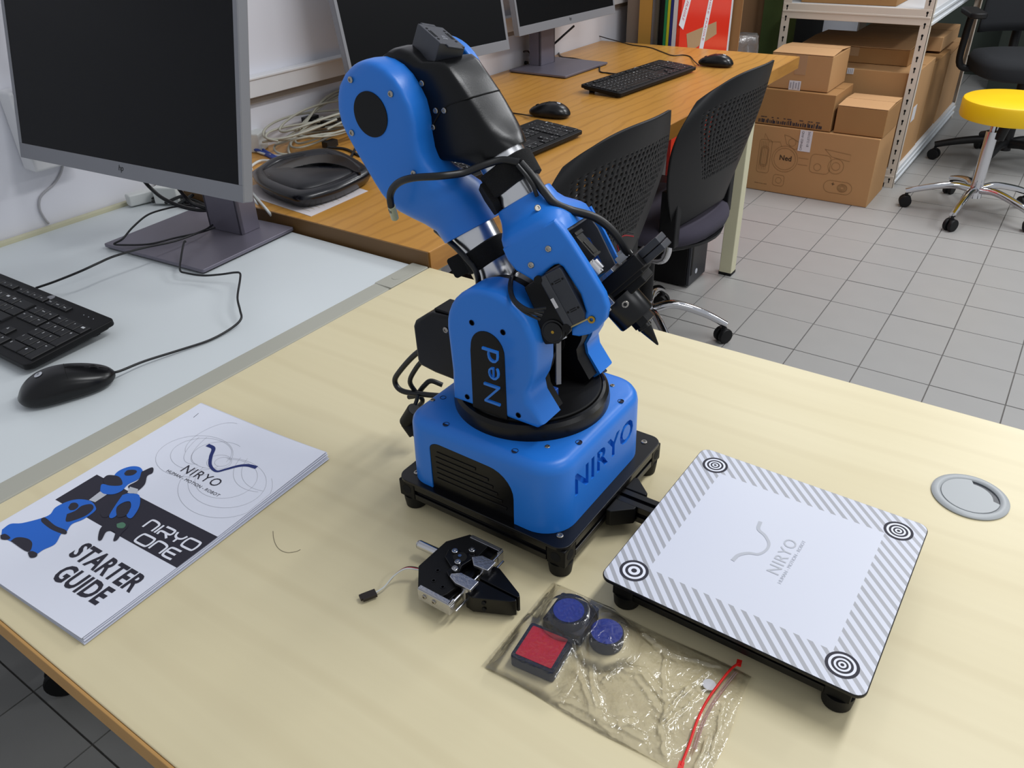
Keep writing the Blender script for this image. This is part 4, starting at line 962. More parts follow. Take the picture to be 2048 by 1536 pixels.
for k, (m_, d) in enumerate((('blackwire', 0), ('redwire', .0010), ('whitewire', .0020))):
    bm = new(); tube(bm, [(.4510, -.5480+d*.3, .0135), (.4420, -.5490-d, .0150), (.4330, -.5545-d, .0155), (.4270, -.5640-d, .0110), (.4250, -.5760-d*.6, .0060), (.4215, -.5870-d*.3, .0040+d*.3)], .00075, n=7); obj(('black_wire', 'red_wire', 'white_wire')[k], bm, m_, gp_, True)
bm = new(); bx(bm, (.4190, -.5905, .0040), (.0130, .0078, .0034), rz=radians(62)); bx(bm, (.4150, -.5960, .0040), (.003, .0062, .0028), rz=radians(62)); obj('connector', bm, mat('dark brown connector', '#1e1410', .5), gp_, True, bevel=.0003)

# ------------------------------------------------------------------ bag and the parts in it
def sq_part(name, cx, cy, s, rz, z0, z1, m, lab, top=None):
    bm = new(); prism(bm, rrect(0, 0, s, s, .003), 0, z1-z0); t = thing(name, lab, 'block', (cx, cy, z0), rz); o = obj('block_body', bm, 'block', t, bevel=.0008)
    if top: bm = new(); prism(bm, rrect(0, 0, s*.83, s*.83, .0012), z1-z0, z1-z0+.0004); obj('sticker', bm, top, t)
    return t
sq_part('square_block', .5815, -.5595, .0385, radians(6), .0006, .0125, 'block', 'square dark block with a red top inside the clear bag', 'red_sq')
sq_part('square_block', .5835, -.5170, .0365, radians(3), .0006, .0125, 'block', 'plain dark square block lying beneath a blue disc in the bag')
def disc(cx, cy, z0, z1, r, lab):
    t = thing('round_block', lab, 'block', (cx, cy, z0)); bm = new(); lathe(bm, [(r-.0006, 0), (r, .0006), (r, z1-z0-.0008), (r-.0008, z1-z0)], n=44); obj('block_body', bm, 'block', t)
    bm = new(); cyl(bm, (0, 0, z1-z0), (0, 0, z1-z0+.0004), r*.92, n=44); obj('sticker', bm, 'blue_d', t); return t
disc(.5850, -.5235, .0128, .0235, .0140, 'blue-topped round disc resting on the dark square block in the bag')
disc(.6180, -.5175, .0006, .0130, .0142, 'blue-topped round disc lying directly on the table in the bag')
bm = new(); lathe(bm, [(.0001, 0), (.0052, .0003), (.0052, .0010), (.0001, .0012)], (.7060, -.5120, .0022), n=28); tag(obj('white_sticker_dot', bm, 'label', origin=(.7060, -.5120, .0022)), 'small round white dot under the red zip of the bag', 'sticker')
def _cr(pts, h=.0014, sd=.0017): 
    q = [PZ(a, b, .004) for a, b in pts]; rg_ = random.Random(int(pts[0][0])); out = []
    for k in range(len(q)-1):
        for m_ in range(4): t_ = m_/4; p = q[k].lerp(q[k+1], t_); out.append((p.x+rg_.uniform(-.0006, .0006), p.y+rg_.uniform(-.0006, .0006)))
    out.append((q[-1].x, q[-1].y)); return (out, h, sd)
CREASES = [_cr(c) for c in ([(1145, 1297), (1160, 1335), (1178, 1385), (1200, 1435), (1219, 1450)], [(1178, 1300), (1190, 1370), (1205, 1425)], [(1335, 1300), (1330, 1345), (1335, 1410), (1322, 1458)],
    [(1418, 1340), (1380, 1370), (1350, 1400), (1332, 1425)], [(1275, 1345), (1305, 1385), (1330, 1420)], [(1400, 1388), (1365, 1418), (1325, 1452)], [(1215, 1300), (1235, 1335), (1210, 1355)], [(1250, 1330), (1290, 1340), (1330, 1390), (1375, 1375)],
    [(1290, 1265), (1318, 1285), (1335, 1300)], [(1245, 1440), (1270, 1438)], [(1190, 1260), (1170, 1280), (1165, 1300)], [(1000, 1300), (1055, 1240), (1098, 1180)], [(1330, 1458), (1332, 1498)], [(1418, 1470), (1395, 1530)], [(1450, 1400), (1440, 1450), (1425, 1500)], [(1270, 1255), (1345, 1310), (1440, 1330)], [(1060, 1370), (1150, 1400), (1290, 1470)])]
def bagh(x, y):
    h = .0024
    def bump(cx, cy, r, hh, soft):
        d = hypot(x-cx, y-cy); return hh*(1 if d < r else math.exp(-((d-r)/soft)**2))
    def sqb(cx, cy, hs, hh, rz, soft):
        u_ = abs((x-cx)*cos(rz)+(y-cy)*sin(rz)); v_ = abs(-(x-cx)*sin(rz)+(y-cy)*cos(rz)); d = max(0, max(u_, v_)-hs); return hh*math.exp(-(d/soft)**2)
    h = max(h, sqb(.5815, -.5595, .0215, .0140, radians(6), .010), sqb(.5835, -.5170, .0200, .0140, radians(3), .009), bump(.5850, -.5235, .0160, .0252, .010), bump(.6180, -.5175, .0160, .0146, .011))
    w_ = min(1, max(0, (x-.585)/.03)) * min(1, max(0, (.722-x)/.02)) * min(1, max(0, (y+.594)/.015)) * min(1, max(0, (-.490-y)/.012))
    for pl_, hh, sd in CREASES:
        best = 9
        for k in range(len(pl_)-1):
            ax_, ay_, bx_, by_ = pl_[k][0], pl_[k][1], pl_[k+1][0], pl_[k+1][1]; dx, dy = bx_-ax_, by_-ay_
            if abs(x-ax_) > .03 or abs(y-ay_) > .04: continue
            t_ = max(0, min(1, ((x-ax_)*dx+(y-ay_)*dy)/(dx*dx+dy*dy))); best = min(best, hypot(x-ax_-t_*dx, y-ay_-t_*dy))
        if best < .012: h += hh*math.exp(-(best/sd)**2) + .0007*math.exp(-best/.004)*noise.noise((x*260, y*260, 3.3))
    n2 = noise.noise((x*70, y*70, 4.1)); n1 = noise.noise((x*22, y*22, 1.7))
    h += w_*(.0007*n2+.0022*max(0, n1+.15)+.0008)
    e = min((x-.546), (.737-x), (y+.596), (-.482-y)); h += .00012*n2
    if e < .006: h *= max(.25, e/.006)
    return max(.0009, h)
bag = thing('zip_bag', 'clear crumpled plastic zip bag holding the blocks on the table', 'bag', (.64, -.54, 0))
bm = new(); nx, ny = 230, 140; g_ = []
def bag_xy(i, j):
    u_, v_ = i/nx, j/ny
    a, b, c, d = Vector((.5455, -.5945)), Vector((.7330, -.5920)), Vector((.7330, -.4860)), Vector((.5460, -.4855))
    p = a*(1-u_)*(1-v_)+b*u_*(1-v_)+c*u_*v_+d*(1-u_)*v_
    p.x += .0025*sin(v_*5)*u_; p.y += .0015*sin(u_*9); return p
for j in range(ny+1):
    for i in range(nx+1):
        p = bag_xy(i, j); g_.append(bm.verts.new((p.x, p.y, bagh(p.x, p.y))))
for j in range(ny):
    for i in range(nx): a = j*(nx+1)+i; bm.faces.new((g_[a], g_[a+1], g_[a+nx+2], g_[a+nx+1]))
obj('upper_film', bm, 'film', bag, True, smooth=180, recalc=False)
bm = new(); g_ = [[bm.verts.new((*bag_xy(i*nx/8, j*ny/8), .0003)) for i in range(9)] for j in range(9)]
for j in range(8):
    for i in range(8): bm.faces.new((g_[j][i], g_[j][i+1], g_[j+1][i+1], g_[j+1][i]))
obj('lower_film', bm, film('clear lower film', rough=.15, fac=.0, bump=.1, scale=60, haze=.01, ior=1.2), bag, True, recalc=False)
zp = [tuple(PZ(x, y, .0062)) for x, y in ((1478, 1326), (1462, 1338), (1440, 1365), (1415, 1400), (1395, 1440), (1378, 1490), (1362, 1531))]
bm = new(); tube(bm, [(p[0], p[1], max(.0062, bagh(p[0], p[1])+.001)) for p in zp], .0010, n=8); 
for e_ in (zp[0], zp[-1]): bx(bm, (e_[0], e_[1], .0062), (.0040, .0060, .0012), rz=.2)
obj('zip_strip', bm, 'zipred', bag, True)
bm = new()
for d in (.0035, .0050): tube(bm, [(p[0]+d, p[1], max(.0050, bagh(p[0]+d, p[1])+.0004)) for p in zp[1:-1]], .00045, n=6)
obj('zip_track', bm, film('red tinted film', (.95, .45, .42, 1), .2, .1, .2, 60, .25), bag, True)
bm = new(); ps = [tuple(PZ(x, y, .0003)) for x, y in ((546, 1062), (547, 1075), (552, 1090), (561, 1100), (575, 1105), (592, 1103), (601, 1099))]; tube(bm, ps, .00018, n=5); tag(obj('hair_strand', bm, mat('dark hair', '#4a4034', .6), origin=(.3, -.585, 0)), 'thin curved dark hair lying on the bare table', 'hair')
# ------------------------------------------------------------------ monitors
def monitor(name, loc, rz, label, W_=.540, H_=.322, fwd=.11, zb=.15, tilt=radians(11), neck=(.0, .045), logo_s=None, sxo=0, srz=0):
    """local frame: screen faces -Y, origin at the centre of the base on the desk"""
    t = thing(name, label, 'monitor', loc, rz, 'flat monitors with square metal stands')
    bm = new(); prism(bm, rrect(0, 0, .256, .216, .004), .0022, .0085); obj('base_plate', bm, 'stand', t, bevel=.0012)
    bm = new(); prism(bm, rrect(0, 0, .250, .210, .004), .0002, .0024); obj('rubber_pad', bm, 'rubber', t)
    nx_, ny_ = neck
    bm = new(); bb(bm, (nx_-.042, ny_-.002, .0085), (nx_+.042, ny_+.006, .33)); bb(bm, (nx_-.042, ny_-.002, .0085), (nx_-.036, ny_+.042, .33)); bb(bm, (nx_+.036, ny_-.002, .0085), (nx_+.042, ny_+.042, .33)); nk = obj('stand_neck', bm, 'stand', t, bevel=.001)
    bm = new(); bb(bm, (nx_-.035, ny_+.006, .012), (nx_+.035, ny_+.036, .32)); obj('neck_core', bm, 'black_m', nk)
    S = Matrix.Translation((sxo, -fwd, zb)) @ Matrix.Rotation(srz, 4, 'Z') @ Matrix.Rotation(-tilt, 4, 'X')
    bm = new(); bb(bm, (-W_/2, .0012, 0), (W_/2, .020, H_), S); cs = obj('casing', bm, 'silver', t, bevel=.002)
    bm = new(); bb(bm, (-W_/2+.09, .019, .06), (W_/2-.09, .042, H_-.06), S); bb(bm, (-.03, .04, .10), (.03, fwd+ny_+.004, .17), S); obj('rear_housing', bm, 'black_m', t, bevel=.004)
    bw, bot = .0085, .0250
    for nm, lo, hi in (('bezel_bottom', (-W_/2, 0, 0), (W_/2, .0014, bot)), ('bezel_top', (-W_/2, 0, H_-bw), (W_/2, .0014, H_)), ('bezel_side', (-W_/2, 0, bot), (-W_/2+bw, .0014, H_-bw)), ('bezel_side', (W_/2-bw, 0, bot), (W_/2, .0014, H_-bw))):
        bm = new(); bb(bm, lo, hi, S); bz = obj(nm, bm, 'silver', t, bevel=.0005)
        if nm == 'bezel_bottom' and True:
            b2 = new(); text(b2, 'hp', S @ Matrix.Translation((-.006, -.0003, .0085)) @ Matrix.Rotation(pi/2, 4, 'X'), h=.012, shear=.25); obj('maker_logo', b2, 'black_m', bz, smooth=0)
    bm = new(); bb(bm, (-W_/2+bw, .0006, bot), (W_/2-bw, .0013, H_-bw), S); obj('screen', bm, 'screenm', t, smooth=0)
    return t
monitor('monitor', (-.440, -.121, 0), radians(4.4), 'nearest monitor with a large dark screen, on the white desk', fwd=.1195, zb=.149, W_=.550, H_=.34, tilt=radians(13), neck=(.030, .036))
monitor('monitor', (-.615, .72, BZ), radians(84), 'dark-screened monitor on the oak desk partly hidden behind the robot elbow', fwd=.072, zb=.130, W_=.538, tilt=radians(10), neck=(0, .04), srz=radians(-1.8))
monitor('monitor', (-.612, 1.405, BZ), radians(88.5), 'farthest monitor, standing near the far end of the oak desk', fwd=.022, zb=.130, W_=.545, tilt=radians(10), neck=(.01, .052), sxo=.035, srz=radians(-1.3))

# ------------------------------------------------------------------ keyboards
KW, KD, U_ = .436, .1345, .0190
kc = {}
def key_mesh(w, h):
    k = (round(w, 2), round(h, 2))
    if k not in kc:
        bm = new(); W2, H2 = w*U_-.0022, h*U_-.0022
        rings(bm, [[Vector((x*sx_, y*sy_, z)) for x, y in ((-W2/2, -H2/2), (W2/2, -H2/2), (W2/2, H2/2), (-W2/2, H2/2))] for sx_, sy_, z in ((1, 1, 0), (.98, .98, .0016), (.90, .88, .0026))])
        bmesh.ops.recalc_face_normals(bm, faces=bm.faces)
        me = bpy.data.meshes.new('key'); bm.to_mesh(me); bm.free(); me.materials.append(M['keycap']); kc[k] = me
    return kc[k]
def key_layout():
    out = []; 
    def row(y, x, items, h=1):
        for it in items:
            if isinstance(it, (int, float)): x += it; continue
            lab, w = it; out.append((lab, x+w/2, y, w, h)); x += w
    row(5.35, 0, [('Esc', 1), 1, ('F1', 1), ('F2', 1), ('F3', 1), ('F4', 1), .5, ('F5', 1), ('F6', 1), ('F7', 1), ('F8', 1), .5, ('F9', 1), ('F10', 1), ('F11', 1), ('F12', 1), .25, ('PrtSc', 1), ('ScrLk', 1), ('Pause', 1)], .72)
    row(4, 0, [(c, 1) for c in '`1234567890-=']+[('Bksp', 2), .25, ('Ins', 1), ('Home', 1), ('PgUp', 1), .25, ('Num', 1), ('/', 1), ('*', 1), ('-', 1)])
    row(3, 0, [('Tab', 1.5)]+[(c, 1) for c in 'QWERTYUIOP[]']+[('\\', 1.5), .25, ('Del', 1), ('End', 1), ('PgDn', 1), .25, ('7', 1), ('8', 1), ('9', 1)])
    row(2, 0, [('Caps', 1.75)]+[(c, 1) for c in "ASDFGHJKL;'"]+[('Enter', 2.25), 3.5, ('4', 1), ('5', 1), ('6', 1)])
    row(1, 0, [('Shift', 2.25)]+[(c, 1) for c in 'ZXCVBNM,./']+[('Shift', 2.75), 1.25, ('^', 1), 1.25, ('1', 1), ('2', 1), ('3', 1)])
    row(0, 0, [('Ctrl', 1.25), ('Win', 1.25), ('Alt', 1.25), (' ', 6.25), ('Alt', 1.25), ('Fn', 1.25), ('Menu', 1.25), ('Ctrl', 1.25), .25, ('<', 1), ('v', 1), ('>', 1), .25, ('0', 2), ('.', 1)])
    out.append(('+', 22.0, 2.5, 1, 2)); out.append(('Ent', 22.0, .5, 1, 2)); return out
def keyboard(loc, rz, label):
    t = thing('keyboard', label, 'keyboard', loc, rz, 'black full-size keyboards')
    tl = radians(4.2); S = Matrix.Translation((0, -KD/2, .006)) @ Matrix.Rotation(tl, 4, 'X')
    bm = new(); prism(bm, rrect(0, KD/2, KW, KD, .008), .0, .0090, S); obj('keyboard_body', bm, 'black_m', t, bevel=.0018)
    bm = new(); prism(bm, rrect(0, KD/2, KW-.012, KD-.012, .008), -.0035, .0, S); obj('underside', bm, 'black', t)
    for s in (-1, 1):
        bm = new(); bx(bm, (s*(KW/2-.035), KD/2-.018, .0066), (.022, .006, .0132)); obj('foot', bm, 'rubber', t, bevel=.001)
    x0, y0 = -22.5*U_/2, .012
    lg = new()
    for lab, kx, ky, w, h in key_layout():
        me = key_mesh(w, h); o = bpy.data.objects.new('key', me); COL.objects.link(o); o.parent = t
        c = S @ Vector((x0+kx*U_, y0+(ky+.5)*U_*.945, .0090)); o.location = c; o.rotation_euler = (tl, 0, 0)
        if lab != ' ':
            hh = .0036 if len(lab) == 1 else .0022
            text(lg, lab, S @ Matrix.Translation((x0+kx*U_-(w*U_/2-.0045), y0+(ky+.5)*U_*.945+(h*U_/2-.0085 if h >= 1 else -.001), .01180)), h=hh, off=.03)
    obj('key_legends', lg, 'legend', t, smooth=0, kind='stuff')
    bm = new(); cyl(bm, S @ Vector((.066, KD-.008, .0088)), S @ Vector((.066, KD-.008, .0094)), .0065, n=24); bdg = obj('badge', bm, 'silver', t)
    bm = new()
    for k in range(3): bx(bm, S @ Vector((.165+.012*k, KD-.015, .0092)), (.0012, .0012, .0004)) 
    obj('indicator_lights', bm, 'ink_silver', t)
    return t
k1 = keyboard((-.4510, -.4870, 0), radians(.8), 'black keyboard on the white desk, cut off by the left edge')
def krz(a, b): d = Vector(b)-Vector(a); return atan2(d.y, d.x)
keyboard((-.2075, .520, BZ), radians(88), 'black keyboard on the oak desk half hidden behind the robot forearm')
keyboard((-.2850, 1.338, BZ), radians(85), 'black keyboard lying whole in view at the far end of the oak desk')

# ------------------------------------------------------------------ mice
def mouse(loc, rz, label, cable_pts):
    """nose towards +X local"""
    t = thing('computer_mouse', label, 'mouse', loc, rz, 'black wired mice')
    HP = [(0, .010), (.06, .0215), (.15, .030), (.28, .0362), (.42, .0380), (.56, .0362), (.70, .0315), (.84, .0250), (.94, .0195), (1, .012)]
    def hgt(u_):
        for (a_, ha), (b_, hb) in zip(HP, HP[1:]):
            if u_ <= b_: q = (u_-a_)/(b_-a_); return ha+(hb-ha)*q
        return HP[-1][1]
    def wid(u_): return .0315*max(1e-4, 1-abs(2*u_-1)**3.2)**.5*(1-.13*u_)
    def sh_(x, y): 
        u_ = (x+.057)/.114; return .010+(hgt(u_)-.010)*max(0, 1-(abs(y)/max(.004, wid(u_)))**2.6)**.5
    bm = new(); rs = []; US = [0, .006, .02, .045, .08, .13, .19, .26, .33, .41, .49, .57, .65, .73, .80, .86, .91, .95, .978, .993, 1]
    for u_ in US:
        x = -.057+.114*u_; w_ = max(.002, wid(u_)); h_ = hgt(u_); r = []
        for a in [2*pi*k/32 for k in range(32)]:
            c_, s_ = cos(a), sin(a)
            r.append(Vector((x, w_*math.copysign(abs(c_)**.8, c_), .010+(h_-.010)*abs(s_)**.85 if s_ > 0 else .010-.0085*min(1, w_/.02)*abs(s_)**.6)))
        rs.append(r)
    rings(bm, rs); obj('mouse_shell', bm, 'black_g', t, smooth=80, subsurf=1)
    bm = new(); zt_ = sh_(.033, 0); cyl(bm, (.033, -.0032, zt_-.0055), (.033, .0032, zt_-.0055), .0072, n=24); obj('scroll_wheel', bm, 'rubber', t, bevel=.0008)
    bm = new(); tube(bm, [(x, 0, sh_(x, 0)) for x in (.052, .046, .041)], .0004, n=5, k=3); tube(bm, [(x, 0, sh_(x, 0)) for x in (.025, .018, .010, .004)], .0004, n=5, k=3); tube(bm, [(.004, y, sh_(.004, y)) for y in (-.024, -.019, -.012, -.005, .005, .012, .019, .024)], .0004, n=5, k=3); obj('button_seam', bm, mat('hole black', '#020203', .9), t)
    nrm_ = Vector((sh_(-.030, 0)-sh_(-.022, 0), 0, .008)).normalized(); lc = Vector((-.026, 0, sh_(-.026, 0)-.0003))
    bm = new(); lathe(bm, [(.0050, 0), (.0050, .0005), (.0046, .0007)], lc, nrm_, 24); bd_ = obj('round_logo', bm, 'ink_silver', t)
    bm = new(); text(bm, 'hp', frame(lc+nrm_*.0009+Vector((-.0018, .0028, 0)), (0, -1, 0), nrm_.cross(Vector((0, -1, 0)))), h=.0048, shear=.25); obj('logo_letters', bm, 'black_m', bd_, smooth=0)
    bm = new(); tube(bm, cable_pts, .0017, n=8); obj('mouse_cable', bm, 'blackwire', t, True, smooth=60)
    return t
k_ = lambda px, py, z: tuple(PZ(px, py, z))
m1 = Vector((-.1465, -.5440, -.001)); a1 = radians(66)
mouse(m1, a1, 'black wired mouse on the white desk beside the paper guide', [k_(222, 745, .010), k_(240, 742, .009), k_(290, 722, .006), k_(360, 700, .003), k_(420, 680, .002), k_(462, 657, .004), k_(482, 638, .010), k_(480, 620, .015), k_(475, 595, .018), k_(480, 560, .020), k_(480, 547, .021), k_(470, 545, .020), k_(440, 549, .014), k_(405, 551, .010), k_(372, 546, .0115), k_(360, 540, .013), k_(362, 515, .018), k_(368, 485, .030), k_(372, 483, .030)])
# grey seam on mouse side is left to the shell
mouse((-.3050, .860, BZ), radians(186), 'black mouse on the oak desk beyond the half-hidden keyboard', [k_(1063, 232, BZ+.010), k_(1045, 229, BZ+.004), k_(1025, 226, BZ+.002), k_(1010, 224, BZ+.002), k_(980, 215, BZ+.002)])
mouse((-.1820, 1.660, BZ), radians(183), 'black mouse at the far corner of the oak desk', [k_(1397, 130, BZ+.010), k_(1388, 122, BZ+.005), k_(1380, 113, BZ+.002), k_(1365, 110, BZ+.002), k_(1345, 111, BZ+.002), k_(1325, 104, BZ+.002), k_(1300, 95, BZ+.002), k_(1265, 90, BZ+.002), k_(1245, 85, BZ+.002), k_(1215, 77, BZ+.010), k_(1190, 71, BZ+.02), k_(1150, 73, BZ+.02), k_(1120, 78, BZ+.01)])

# ------------------------------------------------------------------ loose cables
def loose(name, label, pts, r, m, k=7, n=8, group=None):
    bm = new(); tube(bm, pts, r, n=n, k=k); o = obj(name, bm, m, origin=tuple(pts[0]), smooth=60); return tag(o, label, 'cable', group)
loose('keyboard_cable', 'black cable rising in an arc from the near keyboard to the monitor stand', [k_(72, 576, .018), k_(110, 563, .025), k_(160, 543, .040), k_(195, 527, .045), k_(230, 512, .045), k_(290, 495, .040), k_(350, 482, .030), k_(405, 462, .025), k_(425, 450, .02)], .0019, 'blackwire')
loose('looped_cable', 'black cable looping over the left corner of the near monitor base', [k_(430, 455, .03), k_(400, 465, .02), k_(350, 476, .014), k_(300, 488, .012), k_(250, 490, .012), k_(228, 488, .014), k_(245, 478, .02), k_(265, 455, .03), k_(295, 430, .04), k_(330, 418, .04), k_(360, 412, .04), k_(400, 408, .04)], .0017, 'blackwire')
for i, (l_, pts) in enumerate((('thick black cable drooping under the near screen to the stand neck', [(285, 358, .10), (300, 375, .08), (325, 396, .06), (360, 412, .045), (395, 420, .04), (425, 420, .04)]),
    ('shorter black cable curving beneath the near screen beside the neck', [(358, 378, .09), (370, 393, .07), (385, 407, .055), (410, 416, .045), (428, 420, .04)]))):
    loose('drooping_cable', l_, [k_(*p) for p in pts], .0034, 'blackwire')
bm = new(); 
for d in ((0, 0), (.014, .004), (-.012, .01)): tube(bm, [k_(480+d[0]*300, 408, .012), k_(510, 412+d[1]*300, .014), k_(535, 424+d[1]*200, .010), k_(548, 436, .004)], .0035, n=8)
bm = bm; o = obj('cable_bundle', bm, 'blackwire', origin=k_(510, 412, .01), smooth=60); tag(o, 'bundle of black cables in the gap behind the near monitor base', 'cable')
for l_, pts, r in (('white cable running along the left of the router and down behind the white desk', [(548, 322, .030), (520, 322, .030), (500, 335, .029), (492, 350, .029), (495, 372, .028), (510, 392, .028), (532, 418, .03), (552, 442, .0)], .0030),
    ('second white cable crossing beside the router into the desk gap', [(505, 338, .029), (490, 340, .028), (487, 355, .028), (492, 378, .028), (508, 400, .028), (528, 425, .015)], .0028),
    ('white cable leading from behind the screen edge to the back of the router', [(484, 291, .032), (500, 296, .030), (525, 307, .029), (550, 311, .029), (575, 313, .030), (590, 315, .030)], .0028)):
    loose('white_cable', l_, [k_(*p) for p in pts], r, 'whitewire')
loose('grey_cable', 'grey cable arching down to the router from the coiled bundle', [k_(583, 315, .035), k_(577, 300, .032), k_(583, 284, .030), k_(600, 270, .030), k_(625, 260, .035), k_(660, 254, .045), k_(700, 250, .05)], .0030, 'greywire')
bm = new(); rg = random.Random(5)
for k in range(9):
    cx, cy = -.715+rg.uniform(-.005, .015), .445+rg.uniform(-.02, .02); z = BZ+.005+k*.0055; rx, ry = .075+rg.uniform(-.015, .01), .155+rg.uniform(-.03, .05)
    pts = [(max(WX+.006, cx+.055+rx*cos(a)*.75), cy+ry*sin(a), z+.012*sin(a*2+k)+.006*(1+cos(a+k))) for a in [2*pi*i/14+k for i in range(13)]]
    tube(bm, pts, .0027, n=7, k=4)
for q in range(3): tube(bm, [(-.70, .36+.01*q, BZ+.03), (-.72, .45+.01*q, BZ+.055+.008*q), (-.735, .56, BZ+.07+.006*q), (-.74, .68, BZ+.06)], .0026, n=7)
o = obj('coiled_cables', bm, 'greywire', origin=(-.68, .45, BZ), smooth=60); tag(o, 'messy coil of grey network cables on the oak desk by the wall', 'cable')
bm = new()
for pts in ([(640, 268, .03), (652, 285, .028), (655, 305, .028)], [(655, 295, .03), (690, 298, .028), (720, 312, .028)], [(700, 318, .028), (712, 296, .028), (722, 285, .03)], [(600, 240, .05), (640, 242, .06), (690, 245, .05)], [(484, 300, .028), (530, 280, .03), (585, 258, .03)]):
    tube(bm, [k_(*p) for p in pts], .0032, n=7)
bx(bm, k_(660, 287, .034), (.018, .034, .014)); bx(bm, k_(618, 240, .055), (.03, .04, .02)); bx(bm, k_(665, 242, .050), (.02, .09, .012))
o = obj('black_adapter_leads', bm, 'blackwire', origin=k_(640, 268, BZ), smooth=60); tag(o, 'tangle of black adapter leads on the oak desk behind the router', 'cable')
t = thing('network_plug', 'white mains adapter block with blue leads beside the router', 'adapter', k_(505, 280, BZ))
bm = new(); q = PZ(505, 283, .045); bx(bm, (q.x, q.y, BZ+.022), (.055, .05, .044), rz=.5); obj('adapter_block', bm, 'whitewire', t, True, bevel=.004)
for k in range(2):
    bm = new(); tube(bm, [k_(484, 278+5*k, .05), k_(505, 290+6*k, .035), k_(530, 303+5*k, .028), k_(556, 318+3*k, .028)], .0045, n=8); obj('blue_lead', bm, 'bluewire', t, True, smooth=60)
# adapter behind the near monitor
t = thing('power_strip', 'white power strip end sticking out behind the near monitor', 'power strip', (-.70, -.01, 0))
bm = new(); bx(bm, (-.712, -.040, .013), (.022, .09, .024), rz=radians(-12)); obj('strip_housing', bm, 'whitewire', t, True, bevel=.004)
bm = new(); bx(bm, (-.668, -.020, .020), (.05, .045, .034), rz=radians(30)); obj('plug_block', bm, 'whitewire', t, True, bevel=.003)
bm = new()
for k in range(4): tube(bm, [(-.72+.03*k, -.06+.01*k, .006), (-.68+.03*k, -.02, .010+.006*k), (-.62, .0-.01*k, .007), (-.55, -.01, .006), (-.49, .0-.006*k, .006)], .0032, n=7)
obj('black_lead', bm, 'blackwire', t, True, smooth=60)
loose('wall_cable', 'thin grey cable hanging against the wall below the near monitor', [tuple(PX(*p, WX+.003)) for p in ((127, 320), (122, 345), (108, 368), (88, 385), (79, 400), (80, 420), (90, 438), (98, 447))], .0022, mat('painted cable', '#a9a8ac', .7))
# monitor leads on the far stand
loose('monitor_lead', 'black lead dropping behind the neck of the farthest monitor', [k_(1097, 64, .12), k_(1095, 82, .09), k_(1092, 104, .06), k_(1092, 124, .035)], .005, 'blackwire')
loose('monitor_lead', 'black lead slanting from under the farthest screen to its neck', [k_(1148, 52, .13), k_(1130, 68, .11), k_(1108, 88, .08), k_(1096, 98, .06)], .0035, 'blackwire')
loose('far_keyboard_cable', 'black cable kinked between the far monitor base and the far keyboard', [k_(1098, 82, .03), k_(1115, 98, .028), k_(1122, 113, .028), k_(1150, 117, .028), k_(1180, 124, .03), k_(1198, 130, .028), k_(1200, 143, .027), k_(1215, 146, .027), k_(1233, 148, .03)], .0022, 'blackwire')
loose('flat_black_lead', 'straight black lead lying on the oak desk left of the far base', [k_(985, 123, .030), k_(1020, 124, .030), k_(1056, 126, .030)], .006, 'blackwire')
loose('looped_lead', 'small dark cable loop beside the far monitor neck', [k_(1045, 122, .03), k_(1044, 106, .06), k_(1055, 102, .07), k_(1062, 110, .05)], .0028, mat('brown grey cable', '#4a3c3e', .5))

# ------------------------------------------------------------------ router and the sheet below it
pc = [PZ(*p, BZ+.0004) for p in ((470, 383), (622, 433), (736, 382), (600, 340))]
bm = new(); prism(bm, [(p.x, p.y) for p in pc], BZ+.0002, BZ+.0008); t = thing('paper_sheet', 'pinkish printed paper sheet under the router', 'paper', (pc[0]+pc[2])/2); 
pmat = mat('stained paper', '#d6cfd0', .8, var=.10, vscale=14); obj('paper', bm, pmat, t, True, smooth=0)
bm = new(); rg = random.Random(2)
for k in range(11):
    s_ = .10+.075*k; a = pc[1].lerp(pc[2], s_); b = pc[0].lerp(pc[3], s_); 
    for q_ in range(2):
        u_ = .08+.22*q_+rg.uniform(0, .06); c = a.lerp(b, u_); bx(bm, (c.x, c.y, BZ+.0010), (rg.uniform(.008, .026), .0012, .0001), rz=krz(a, b))
obj('faint_print', bm, mat('yellow grey print', '#b8ae94', .8), t, True, smooth=0)
rc = Vector((-.462, .172, BZ)); rt = thing('router', 'glossy dark navy router with a scooped lid on the oak desk', 'router', rc, radians(40))
# outline in local frame from the ground outline seen in the photograph
ro = [rt_ for rt_ in (PZ(503, 352, .045), PZ(545, 325, .045), PZ(600, 312, .045), PZ(656, 305, .045), PZ(700, 318, .045), PZ(737, 342, .045), PZ(739, 353, .045), PZ(680, 383, .045), PZ(612, 402, .045), PZ(575, 397, .045), PZ(520, 374, .045))]
ro2 = []
P_ = smooth_path(ro+[ro[0]], 4)[:-1]
cxy = sum((p for p in P_), Vector())/len(P_)
def rr_(s, z): return [(Vector((cxy.x+(p.x-cxy.x)*s, cxy.y+(p.y-cxy.y)*s, z))) for p in P_]
bm = new(); rings(bm, [rr_(.86, BZ+.001), rr_(.92, BZ+.006), rr_(.985, BZ+.018), rr_(1.0, BZ+.022), rr_(.985, BZ+.028), rr_(.93, BZ+.0325), rr_(.86, BZ+.0345), rr_(.80, BZ+.0335), rr_(.78, BZ+.030), rr_(.55, BZ+.0300)]); obj('router_body', bm, 'router', rt, True, smooth=50)
bm = new(); 
def lidz(p): 
    n_ = (p-cxy); return n_
cr_ = []
A_ = (PZ(560, 385, .055)-cxy).normalized()
